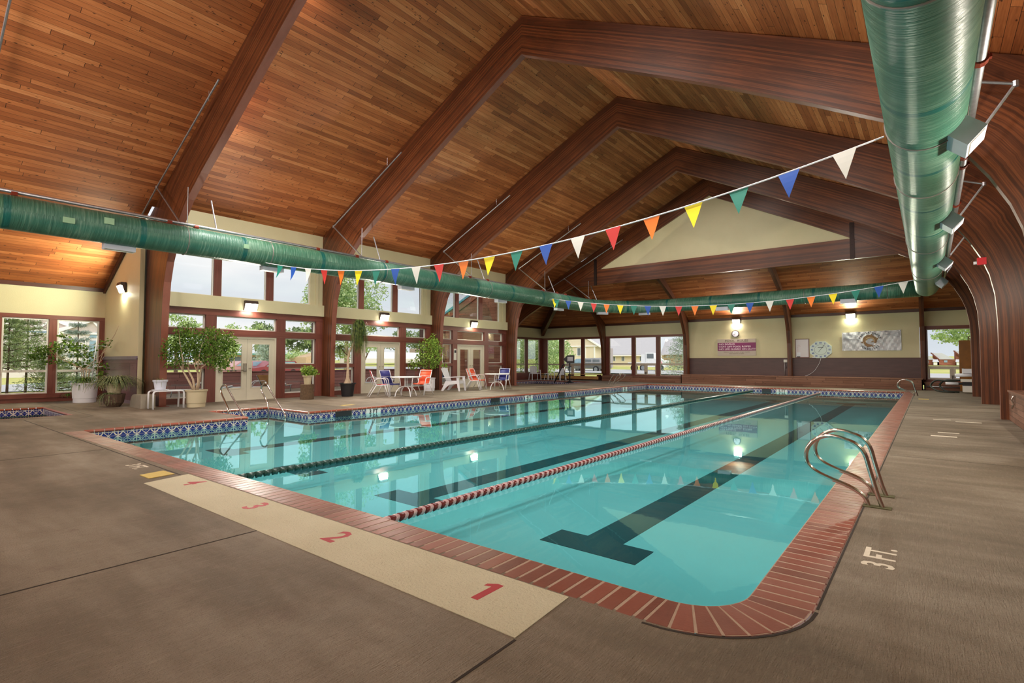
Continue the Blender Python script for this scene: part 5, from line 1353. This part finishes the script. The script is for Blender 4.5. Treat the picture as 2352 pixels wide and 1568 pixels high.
# ------------------------------------------------------------------ outside
def zg(x, y): return -.12+.014*max(0, max(-x-24, y-33))
def ground():
    t = NT('dry_grass'); p = t.geo(); x, y, _ = t.sep(p)
    n1 = t.noise(p, .12, 4); n2 = t.noise(p, 2.0, 4)
    c = t.ramp(t.math('ADD', t.math('MULTIPLY', n1, .6), t.math('MULTIPLY', n2, .4)), [(.32, S(160,178,96)), (.5, S(196,196,118)), (.66, S(220,204,146))])
    t.bsdf(c, .9, 0, None, .1)
    m = MB(); xs = [-220,-120,-80,-60,-45,-36,-30,-24,-21.75]
    for a, b in zip(xs[:-1], xs[1:]): m.face([(a,-60,zg(a,0)),(b,-60,zg(b,0)),(b,33,zg(b,0)),(a,33,zg(a,0))])
    for a, b in ((33,45),(45,60),(60,90),(90,160),(160,260)): m.face([(-220,a,zg(0,a) if True else 0),(90,a,zg(0,a)),(90,b,zg(0,b)),(-220,b,zg(0,b))])
    m.face([(-21.75,30.4,-.12),(90,30.4,-.12),(90,33,-.12),(-21.75,33,-.12)])
    tag(m.build('lawn', t.m), 'pale dry grass outside the windows', 'grass', kind='stuff')
    as_ = flat('asphalt', S(196,194,196), .9, noise=.05)
    def road(label, P):
        m = MB(); m.face(P); tag(m.build('road', as_), label, 'road')
    road('grey street outside the left corner windows', [(-46,-40,.04),(-32,-40,.0),(-29,14,.0),(-40,15,.12)])
    road('grey street beyond the far windows', [(-80,44,.12),(60,44,.12),(60,56,.25),(-80,56,.25)])
    m = MB(); m.face([(-23,5.2,-.06),(-17.65,5.2,-.06),(-17.65,21.2,-.06),(-23,21.2,-.06)]); m.face([(-23,-2,-.06),(-21.75,-2,-.06),(-21.75,5.2,-.06),(-23,5.2,-.06)]); m.face([(-23,21.2,-.06),(-21.7,21.2,-.06),(-21.7,29,-.06),(-23,29,-.06)])
    tag(m.build('patio', flat('patio_concrete', S(206,198,190), .8, noise=.05)), 'pale concrete patio outside the left doors', 'patio')
ground()
def fence():
    r = empty('patio_fence', (0,0,0), 0, 'brown board fence around the patio outside the left windows', 'fence')
    m = MB(); m.box(-23.06,-23.0,5.6,22.6,-.1,.80); m.build('fence_boards', M_FENCE, r)
    for k in range(7):
        m = MB(); y = 5.8+k*2.75; m.box(-23.16,-23.06,y,y+.1,-.1,.84); m.build('fence_post', M_FENCE, r)
    m = MB(); m.box(-23.1,-22.96,5.6,22.6,.80,.83); m.build('top_rail', M_FENCE, r)
fence()
def lounger(label, loc, rz, slingm, tilt=.5):
    r = empty('sun_lounger', loc, rz, label, 'lounger', 'loungers on the patio')
    for s in (-1,1):
        m = MB(); m.tube([(-.7,.3*s,.32),(.75,.3*s,.32)], .018, 6); m.tube([(-.7,.3*s,.32),(-1.25,.3*s,.32+tilt)], .018, 6); m.tube([(.6,.3*s,.32),(.65,.3*s,0)], .018, 6); m.tube([(-.6,.3*s,.32),(-.75,.3*s,0)], .018, 6); m.tube([(-1.0,.3*s,.32+tilt*.5),(-.55,.3*s,.02)], .014, 6); m.build('side_frame', M_GALV, r, True)
        m = MB(); m.tube(arc_round([(-.55,.33*s,.32),(-.5,.33*s,.58),(-.1,.33*s,.55),(0,.33*s,.32)], .12, 4), .016, 6); m.build('armrest', M_WMET, r, True)
    m = MB(); m.prism([(.75,-.29,.33),(.75,.29,.33),(-.7,.29,.33),(-.7,-.29,.33)], (0,0,.01)); m.prism([(-.7,-.29,.33),(-.7,.29,.33),(-1.24,.29,.33+tilt),(-1.24,-.29,.33+tilt)], (0,0,.012)); m.build('sling', slingm, r)
TAN = flat('tan_sling', S(206,152,92), .7); OFFW = flat('off_white_sling', S(224,216,206), .7)
lounger('patio lounger with a raised tan back, outside behind the log stump', (-20.9,10.6,-.06), 2.3, TAN, .45)
lounger('patio lounger with a pale sling outside the right leaf of the nearest doors', (-20.4,9.3,-.06), -1.9, OFFW, .1)
lounger('patio lounger with a pale sling outside behind the beige ficus pot', (-20.2,7.2,-.06), -1.9, OFFW, .1)
lounger('patio lounger with a pale sling outside the middle doors', (-20.6,14.8,-.06), -1.9, OFFW, .1)
def neighbour():
    r = empty('planter_bowl', (-20.4,19.9,-.06), 0, 'beige bowl planter with a wooden fan trellis outside the third bay', 'planter')
    m = MB(); m.lathe([(0,0),(.2,0),(.46,.42),(.52,.5),(.48,.5),(0,.44)], (0,0,0), 20); m.build('bowl', M_BEIGEP, r)
    m = MB()
    for k in range(5): a = (k-2)*.24; m.tube([(0,0,.45),(.1,.78*sin(a)*1.6,1.9)], .014, 5)
    for z in (1.35,1.62): m.tube([(.06,-.55,z+.05),(.06,.58,z-.1)], .014, 5)
    m.build('trellis', flat('yellow_pine', S(230,196,140), .7), r)
    f = MB(); cloud(f, (0,-.25,.62), (.4,.45,.2), 260, .05, .1); f.build('foliage', M_LEAF, r)
neighbour()
def tree(label, x, y, th, tr, crowns, mat, w, l, name='leafy_tree', group=None, bark=None, droop=.2, lean=(0,0)):
    z0 = zg(x,y); r = empty(name, (x,y,z0), 0, label, 'tree', group)
    m = MB(); m.tube([(0,0,-.1),(lean[0]*.4,lean[1]*.4,th*.5),(lean[0],lean[1],th)], [tr,tr*.7,tr*.3], 8)
    for c in crowns: m.tube([(lean[0]*.6,lean[1]*.6,th*.6),(c[0]*.9,c[1]*.9,c[2])], [tr*.45,tr*.15], 5)
    m.build('trunk', bark or M_BARK, r, True)
    f = MB()
    for (cx, cy, cz, rx, ry, rz, k, n) in crowns: clumps(f, (cx,cy,cz), (rx,ry,rz), k, n, w, l, .32, droop)
    f.build('foliage', mat, r); return r
def conifer(label, x, y, h, R, mat, n, w, l, zb=.3, name='pine_tree', layers=11, bark=None):
    z0 = zg(x,y); r = empty(name, (x,y,z0), 0, label, 'tree', 'conifers outside')
    m = MB(); m.tube([(0,0,-.1),(.03,.02,h*.5),(0,0,h)], [.022+h*.006,.015+h*.004,.008], 8); f = MB()
    for i in range(layers):
        t = i/(layers-1); z = lerp(zb, h*.96, t); q = R*(1-t*.85)*random.uniform(.85,1.1); nb = 7
        for k in range(nb):
            a = 2*pi*k/nb+i*.7+random.uniform(-.2,.2); e = Vector((q*cos(a), q*sin(a), z+q*.18))
            m.tube([(0,0,z),tuple(e)], [.018,.006], 4)
            for _ in range(int(n*1.5/(layers*nb))):
                s_ = random.uniform(.2,1.05); p = Vector((0,0,z)).lerp(e, s_)+rdir()*q*.16
                d = (e-Vector((0,0,z))).normalized()*.7+rdir()*.7; leaf(f, p, d, w*.6, l*.8)
    m.build('trunk', bark or M_BARK, r, True); f.build('needles', mat, r); return r
conifer('thin young pine outside the left edge of the corner windows', -25.2, 3.1, 3.3, .8, M_PINE, 4200, .035, .15, 1.1)
conifer('yellowish young pine outside the left corner window', -26.4, 3.75, 3.6, .95, M_PINE, 3800, .035, .15, 1.1)
conifer('dense dark mugo pine outside the left corner window', -26.0, 4.45, 1.9, .95, M_PINE, 4600, .035, .14, .25, layers=9)
conifer('tall grey green spruce outside behind the corner window post', -28.0, 5.55, 3.6, .9, M_SPRU, 5200, .035, .13, .2)
conifer('pale blue spruce outside behind the vine', -27.5, 6.3, 2.3, .95, M_SPRU, 4200, .035, .12, .15, name='spruce_tree')
conifer('blue green spruce seen through the right leaf of the nearest doors', -60, 29.5, 4.0, 2.0, M_SPRU, 3200, .12, .4, .4, name='spruce_tree')
conifer('silvery spruce right of the white truck outside the far windows', -15.4, 42, 4.8, 2.2, M_SPRU, 6500, .07, .2, .2, name='spruce_tree')
tree('round tree outside the first transom window', -40, 13.2, 3.0, .14, [(0,0,3.1,1.6,1.5,1.3,26,70)], M_TREE, .13, .17)
tree('slender young aspen seen through the left leaf of the nearest doors', -40, 17.0, 2.6, .07, [(0,0,2.6,1.3,1.2,1.5,26,60),(.3,1.6,3.4,.6,.9,.5,8,40)], M_TREE, .12, .16, bark=M_PALEB)
tree('large aspen filling the windows of the second bay', -27.5, 18.2, 5.0, .16, [(0,.2,5.0,1.6,2.1,2.4,90,80),(.3,-1.2,5.0,1.0,1.2,2.2,50,70),(0,.2,2.6,1.2,1.5,1.3,26,60),(0,2.0,3.9,.9,.9,1.0,14,50)], M_TREE, .10, .13, bark=M_PALEB)
tree('aspen leaves hanging in at the right of the first bay', -26, 15.1, 4.6, .08, [(0,-.1,3.9,.6,.7,1.8,22,50),(0,.1,2.6,.6,.6,.6,10,40)], M_TREE, .10, .13, bark=M_PALEB)
tree('leaning small tree seen through the left leaf of the middle doors', -45, 31.5, 2.4, .12, [(.2,.6,2.8,1.6,1.8,.9,22,60)], M_TREE2, .13, .17, lean=(.3,.9))
for i, (x, y, R, h) in enumerate(((-30.5,36.5,2.3,2.3),(-26.6,38.0,2.1,2.3),(-33.4,37.5,2.4,2.5),(-29.4,40.5,2.2,2.8),(-34.5,42,2.4,2.8))):
    tree(['green bushy tree outside the leftmost corner pane','broad bushy tree outside the far corner windows','bushy tree beyond the far left corner post','tall bushy tree behind the far corner bushes','rounded bushy tree at the back of the far shrubs'][i], x, y, h*.8, .1, [(0,0,h*.75,R,R,h*.85,75,85)], M_TREE2, .12, .16, 'bushy_tree', 'bushes outside the far corner')
tree('small red-leaved shrub left of the grey pickup', -33.6, 49.5, 1.2, .06, [(0,0,1.5,1.0,1.0,.8,14,40)], M_TREE, .14, .18)
tree('large round tree behind the orange door outside the far right window', 3.6, 76, 5, .3, [(0,0,4.4,3.6,3,2.3,44,80),(2.2,0,5.8,2.2,2,1.4,20,70)], M_TREE2, .22, .3)
for i, y in enumerate((46,52,57,95,103,111,120)):
    x = -95 if i < 3 else -118; s_ = 1 if i < 3 else 1.25
    tree(['dark pine clump above the teal roofed shop','round pine clump behind the teal roofed shop','pine clump at the right end of the teal roofed shop','hazy pine clump above the long white shed','second hazy pine clump above the white shed','third hazy pine clump above the white shed','last hazy pine clump beyond the white shed'][i], x, y, 4*s_, .3, [(0,0,4.6*s_,3.4*s_,3.4*s_,2.6*s_,26,60)], M_FARTREE, .4, .55, 'far_pine', 'pines on the skyline')
tree('pale shrubs below the teal roofed shop', -64, 35.5, 1.0, .08, [(0,0,1.2,2.2,2.6,.8,26,60)], M_TREE2, .16, .22, 'shrub')
def house_box(r, x0, x1, y0, y1, z0, z1, wall, name='wall'):
    m = MB(); m.box(x0,x1,y0,y1,z0,z1); return m.build(name, wall, r)
WH = flat('pale_siding', S(226,216,212), .8, noise=.03); BE = flat('beige_siding', S(226,210,184), .8, noise=.03); GR = flat('grey_shingles', S(190,186,190), .9, noise=.05, nscale=3); GW = flat('dark_house_glass', S(110,116,122), .3); TR = flat('white_trim', S(244,240,236), .7, noise=.02); SKYG = flat('blue_house_glass', S(150,178,196), .2)
def white_house():
    r = empty('white_house', (0,0,0), 0, 'white house with timbered gables outside the left corner windows', 'house')
    X = -45; house_box(r, X-8, X-.4, -6, 14, .1, 3.1, WH)
    for (yc, zp, hw, lab) in ((7.0,4.35,2.6,0),(10.3,4.35,2.9,1)):
        zb = zp-hw*.47; X = -45-.5*(1-lab)
        m = MB(); m.prism([(X-.3,yc-hw,zb),(X-.3,yc+hw,zb),(X-.3,yc,zp)], (.25,0,0)); m.build('gable_wall', flat('gable_tan', S(206,192,184), .8), r)
        m = MB(); m.beam((X,yc-hw-.2,zb-.05),(X,yc,zp), .3, .2); m.beam((X,yc+hw+.2,zb-.05),(X,yc,zp), .3, .2); m.beam((X+.02,yc-hw*.8,zb+.15),(X+.02,yc+hw*.8,zb+.15), .12, .14); m.build('rake_board', TR, r)
        m = MB(); m.beam((X+.04,yc,zb+.2),(X+.04,yc,zp-.1), .08, .1); m.beam((X+.04,yc,zb+.25),(X+.04,yc-.55,zp-.42), .08, .1); m.beam((X+.04,yc,zb+.25),(X+.04,yc+.55,zp-.42), .08, .1); m.build('gable_truss', TR, r)
        m = MB(); m.face([(X,yc-hw-.3,zb-.1),(X,yc,zp+.1),(X-8,yc,zp+1.6),(X-8,yc-hw-.3,zb+1.2)]); m.face([(X,yc,zp+.1),(X,yc+hw+.3,zb-.1),(X-8,yc+hw+.3,zb+1.2),(X-8,yc,zp+1.6)]); m.build('roof', WH, r)
        m = MB(); n = 10; m.prism([(X-.02,yc+.75*cos(pi*k/n),2.85+.45*sin(pi*k/n)) for k in range(n+1)], (.02,0,0)); m.build('arched_window', SKYG, r)
        for k in range(3): q = MB(); q.box(X-.35,X-.0,yc-.72+k*.5,yc-.32+k*.5,1.2,2.65); q.build('window_pane', SKYG, r)
        m = MB(); m.prism([(X-.2,yc-hw,.1),(X-.2,yc+hw,.1),(X-.2,yc+hw,zb),(X-.2,yc-hw,zb)], (.15,0,0)); m.build('wall', WH, r)
white_house()
def shop():
    r = empty('teal_roofed_shop', (0,0,0), 0, 'low peach building with a teal roof beyond the nearest doors', 'building')
    house_box(r, -84, -80, 30, 45, .7, 2.1, flat('peach_stucco', S(222,180,150), .8)); m = MB(); m.box(-85,-79,29,45.6,2.1,2.35); m.build('roof', flat('green_fascia', S(80,142,128), .6), r)
    for k in range(6): q = MB(); q.box(-80,-79.9,31+k*2.3,32.6+k*2.3,1.1,1.8); q.build('window_pane', GW, r)
    r = empty('tan_shed', (0,0,0), 0, 'tan shed roof at the right edge of the first bay', 'building')
    m = MB(); m.prism([(-60,34.0,.5),(-60,38,.5),(-60,38,2.6),(-60,34,1.7)], (-4,0,0)); m.build('shed_wall', flat('shed_tan', S(208,176,142), .8), r)
    r = empty('white_shed', (0,0,0), 0, 'long white shed beyond the middle doors', 'building')
    house_box(r, -96, -90, 62, 90, .8, 1.7, WH); m = MB(); m.prism([(-90,61,1.65),(-90,91,1.65),(-93,89,3.0),(-93,63,3.0)], (-.1,0,.1)); m.build('roof', TR, r)
    house_box(r, -100, -96, 84, 96, 1.5, 4.2, flat('taupe_siding', S(170,150,136), .8))
shop()
def house2():
    r = empty('beige_house', (0,0,0), 0, 'two-storey beige gabled house outside the far left windows', 'house')
    y = 62; house_box(r, -41, -35.3, y, y+4, .2, 3.4, BE)
    m = MB(); m.prism([(-41.4,y-.1,3.3),(-34.6,y-.1,3.3),(-38.0,y-.1,5.2)], (0,.3,0)); m.build('gable_wall', BE, r)
    m = MB(); m.beam((-41.7,y-.25,3.15),(-38,y-.25,5.3), .2, .22); m.beam((-34.3,y-.25,3.15),(-38,y-.25,5.3), .2, .22); m.box(-41.2,-34.9,y-.2,y,3.2,3.36); m.box(-35.5,-35.3,y-.06,y,.3,3.3); m.box(-36.9,-36.75,y-.06,y,.3,3.3); m.build('white_trim', TR, r)
    m = MB(); m.face([(-34.4,y-.3,3.2),(-38,y-.3,5.3),(-37.5,y+5,6.2),(-34,y+5,3.4)]); m.build('roof', GR, r)
    for x in (-38.1,-37.45):
        m = MB(); m.box(x,x+.5,y-.03,y+.1,2.0,3.05); m.build('window_pane', GW, r)
    m = MB(); frame_rect_y(m, y-.02, -38.2, -36.85, 1.92, 3.12, .09, .08); m.box(-37.58,-37.47,y-.05,y,1.95,3.1); m.build('window_casing', TR, r)
    house_box(r, -35.3, -34.2, y+2, y+3, .2, 3.0, flat('purple_grey_siding', S(176,164,172), .8))
    m = MB(); m.box(-35.1,-34.2,y+1.9,y+2,1.0,1.9); m.build('window_pane', GW, r)
    r = empty('long_beige_building', (0,0,0), 0, 'long low beige building with a big grey roof outside the middle far windows', 'building')
    y = 75; house_box(r, -44, -32.2, y, y+10, .4, 2.15, BE)
    m = MB(); m.prism([(-45,y-.5,2.15),(-31.7,y-.5,2.15),(-34.6,y+7,6.3),(-45,y+7,6.3)], (0,0,.12)); m.prism([(-32.4,y+2,2.2),(-22,y+2,2.2),(-22,y+8,4.7),(-33.9,y+8,4.7)], (0,0,.1)); m.build('roof', GR, r)
    m = MB(); m.box(-45,-31.7,y-.6,y-.5,2.0,2.16); m.build('gutter', TR, r)
    house_box(r, -32.2, -22, y+3, y+10, .5, 2.2, flat('tan_siding', S(212,186,160), .8))
    for x in (-39.6,-38.0,-34.9,-33.5):
        m = MB(); m.box(x,x+.62,y-.05,y,1.2,1.98); w = m.build('window_casing', TR, r)
        m = MB(); m.box(x+.07,x+.28,y-.08,y-.05,1.26,1.92); m.box(x+.34,x+.55,y-.08,y-.05,1.26,1.92); m.build('window_pane', GW, w)
    r = empty('town_houses', (0,0,0), 0, 'red-brown stepped townhouses with pale roofs outside the far right window', 'building')
    RB = m_planks('redwood_siding', [(.1, S(140,82,66)), (.9, S(176,112,92))], h=.3, L=5, groove=.05, rough=.8); RG = flat('pale_metal_roof', S(206,206,214), .7, noise=.03)
    y = 90
    for i, (xc, zp) in enumerate(((-1.2,2.3),(.75,2.35),(3.1,2.6),(6.0,2.5))):
        w = 2.3; zz = .75; m = MB(); m.prism([(xc-.3,y,zz),(xc+w,y,zz),(xc+w,y,zp-.95),(xc-.3,y,zp+.05)], (0,5,0)); m.build('wall', RB, r)
        m = MB(); m.prism([(xc-.45,y-.1,zp+.0),(xc+.65,y-.1,zp+.0),(xc+1.9,y-.1,zp-.85),(xc+.4,y-.1,zp-.85)], (0,.2,.02)); m.build('roof', RG, r)
        m = MB(); m.beam((xc-.5,y-.2,zp+.05),(xc+.42,y-.2,zp-.95), .2, .14); m.build('rake_board', flat('redwood_trim', S(120,64,52), .8), r)
        m = MB(); m.box(xc+.85,xc+1.2,y-.06,y,zp-1.25,zp-.98); m.build('window_pane', SKYG, r)
        m = MB(); m.box(xc-.25,xc+.15,y-.5,y-.1,zz,1.15); m.build('garage_door', TR, r)
        m = MB(); m.prism([(xc-.35,y-.6,1.15),(xc+.35,y-.6,1.15),(xc+.2,y-.3,1.5),(xc-.3,y-.3,1.5)], (0,.05,0)); m.build('porch_roof', RG, r)
house2()
def wheel(parent, x, y, z, R, axis='y', mat=None):
    m = MB(); d = (0,.12,0) if axis == 'y' else (.12,0,0); n = 16
    P = [(x+(R*cos(2*pi*k/n) if axis == 'y' else 0), y+(R*cos(2*pi*k/n) if axis == 'x' else 0), z+R*sin(2*pi*k/n)) for k in range(n)]
    m.prism([tuple(Vector(p)-Vector(d)) for p in P], Vector(d)*2, 0); Q = [((p[0]-x)*.6+x, (p[1]-y)*.6+y, (p[2]-z)*.6+z) for p in P]
    m.prism([tuple(Vector(p)-Vector(d)*1.15) for p in Q], Vector(d)*2.3, 1); m.build('wheel', [M_BLACK, M_GALV], parent)
def pickup():
    r = empty('pickup_truck', (-29.5,50,.0), 0, 'grey pickup with a camper shell on the street outside the far windows', 'car')
    P = [(-2.4,0,.45),(-2.35,0,.95),(-1.6,0,1.05),(-1.05,0,1.5),(-.1,0,1.55),(2.35,0,1.55),(2.45,0,.95),(2.5,0,.45)]
    m = MB(); m.prism([(x,-.85,z) for x,_,z in [(-2.4,0,.42),(-2.42,0,.82),(-2.3,0,.98),(-1.5,0,1.05),(2.5,0,1.05),(2.55,0,.42)]], (0,1.7,0)); m.build('body', [flat('grey_car_paint', S(120,118,118), .3, .4)], r)
    m = MB(); m.prism([(-1.5,-.75,1.05),(-.95,-.75,1.5),(-.15,-.75,1.52),(-.1,-.75,1.05)], (0,1.5,0)); m.build('cab_glass', SKYG, r)
    m = MB(); m.prism([(-.1,-.8,1.05),(-.05,-.8,1.55),(2.3,-.8,1.6),(2.5,-.8,1.05)], (0,1.6,0)); m.build('camper_shell', flat('silver_shell', S(176,172,178), .4), r)
    m = MB(); m.box(.2,1.0,-.82,-.8,1.15,1.42); m.box(1.15,2.0,-.82,-.8,1.15,1.42); m.build('shell_window', GW, r)
    for x in (-1.6,1.6): wheel(r, x, -.8, .36, .36)
    for x in (-1.6,1.6): wheel(r, x, .8, .36, .36)
pickup()
def semi():
    r = empty('semi_truck', (-23.5,55,.1), 0, 'white semi truck cab parked outside the third far window', 'truck'); W = flat('white_truck_paint', S(236,236,238), .3)
    m = MB(); m.prism([(-.9,-1.0,.5),(.3,-1.0,.5),(.35,-1.0,1.35),(.1,-1.0,1.45),(-.0,-1.0,2.05),(-.9,-1.0,2.1)], (0,2,0)); m.box(.3,1.0,-.9,.9,.45,1.25); m.box(-3,-.9,-1.1,1.1,.9,1.0); m.build('cab', W, r)
    m = MB(); m.box(-.75,.02,-1.03,-1.0,1.45,1.95); m.build('windscreen', GW, r)
    m = MB(); m.box(-1.5,-.95,-.9,.9,.6,1.9); m.build('sleeper', W, r)
    m = MB(); m.box(.5,.95,-1.05,-.95,.85,1.1); m.build('headlamp', flat('pink_reflector', S(226,150,160), .4), r)
    for x in (-2.3,-1.2,.7): wheel(r, x, -.95, .4, .4)
semi()
def suv(x, y, label, col, nm):
    r = empty('parked_car', (x,y,zg(x,y)-.42), 0, label, 'car', 'cars parked on the street')
    m = MB(); m.prism([(.9,a,b) for a,b in ((-2.2,.35),(-2.2,.8),(-1.3,.95),(-.7,1.4),(1.6,1.45),(2.1,.95),(2.2,.35))], (-1.7,0,0)); m.build('body', flat(nm, col, .3, .2), r)
    m = MB(); m.prism([(.93,a,b) for a,b in ((-1.15,.95),(-.62,1.33),(.2,1.36),(.25,.95))], (-.05,0,0)); m.prism([(.93,a,b) for a,b in ((.35,.95),(.35,1.36),(1.5,1.36),(1.9,.95))], (-.05,0,0)); m.build('side_glass', SKYG, r)
    for yy in (-1.4,1.4): wheel(r, .85, yy, .33, .33, 'x')
suv(-50, 22.2, 'pale pink parked car seen through the nearest doors', S(214,160,160), 'pinkish_paint')
suv(-48, 24.0, 'dark red parked car seen through the nearest doors', S(160,70,80), 'dark_red_paint')

# ------------------------------------------------------------------ world and lights
def world():
    w = bpy.data.worlds.new('overcast_sky'); scene.world = w; w.use_nodes = True
    t = w.node_tree; t.nodes.clear()
    out = t.nodes.new('ShaderNodeOutputWorld'); bg = t.nodes.new('ShaderNodeBackground'); t.links.new(bg.outputs[0], out.inputs[0])
    tc = t.nodes.new('ShaderNodeTexCoord'); mp = t.nodes.new('ShaderNodeMapping'); mp.inputs['Scale'].default_value = (1,1,3.2); t.links.new(tc.outputs['Generated'], mp.inputs[0])
    no = t.nodes.new('ShaderNodeTexNoise'); no.inputs['Scale'].default_value = 2.1; no.inputs['Detail'].default_value = 5; t.links.new(mp.outputs[0], no.inputs['Vector'])
    cr = t.nodes.new('ShaderNodeValToRGB'); t.links.new(no.outputs[0], cr.inputs[0])
    e = cr.color_ramp.elements; e[0].position = .34; e[0].color = S(204,212,224); e[1].position = .62; e[1].color = S(248,247,249)
    m = e = cr.color_ramp.elements.new(.46); m.color = S(224,229,237)
    t.links.new(cr.outputs[0], bg.inputs[0]); bg.inputs[1].default_value = 1.0
world()
def area(loc, target, size, sy, power, col):
    L = bpy.data.lights.new('fill_light', 'AREA'); L.shape = 'RECTANGLE'; L.size = size; L.size_y = sy; L.energy = power; L.color = col
    o = bpy.data.objects.new('fill_light', L); COL.objects.link(o); o.location = loc
    o.rotation_euler = (Vector(target)-Vector(loc)).to_track_quat('-Z', 'Y').to_euler()
    return o
for (x, y, z, rz, lab, pw) in ((2.26,2.5,3.1,-pi/2,'added fill lamp on the right wall beside the camera',6),(2.26,7.9,3.1,-pi/2,'added fill lamp on the right wall in the first bay',40),(2.26,13.2,3.1,-pi/2,'added fill lamp on the right wall in the second bay',30),(2.26,18.5,3.1,-pi/2,'added fill lamp on the right wall in the third bay',30),(-3,-4.97,3.3,pi,'added fill lamp on the near wall, right',12),(-9,-4.97,3.3,pi,'added fill lamp on the near wall, middle',12),(-15,-4.97,3.3,pi,'added fill lamp on the near wall, left',12)):
    wall_lamp((x,y,z), rz, M_LENS_W, lab, pw, WARM)  # lamps added out of view to even out the light in the hall
area((-5,-4.0,5.5), (-8,10,9.5), 8, 1.5, 420, (1,.9,.78))  # two added fill lights behind the camera, aimed up the hall
area((-13,-4.0,4.4), (-14,14,6), 6, 1.5, 420, (1,.95,.9))
sun = bpy.data.lights.new('hazy_sun', 'SUN'); sun.energy = 2.6; sun.angle = 1.0; sun.color = (1,.97,.92)
so = bpy.data.objects.new('hazy_sun', sun); COL.objects.link(so); so.rotation_euler = Vector((-.75,.55,-.62)).to_track_quat('-Z','Y').to_euler()
# added fill lights hidden behind the frames, brightening pool and floor
for fi, fy in enumerate(FY+[F4]):
    for x in (-13.2,-9.4,-6.6,-2.6):
        z = (roofL(x) if x < RX else roofR(x))-.42
        if fi == 4: continue
        o = area((x,fy+.42,z), (x,fy+.55,0), 1.4, .25, (235,105,90,75)[fi], (1,.955,.9))

t_ = MB(); t_.tube([(-13.95,1.45,7.45),(-12.7,1.45,8.0)], .022, 6); t_.tube([(-13.95,1.45,7.45),(-14.9,1.45,7.02)], .022, 6)
tag(t_.build('branch_pipe_stub', M_GALV), 'thin galvanized pipe under the ceiling at the top left corner', 'pipe')
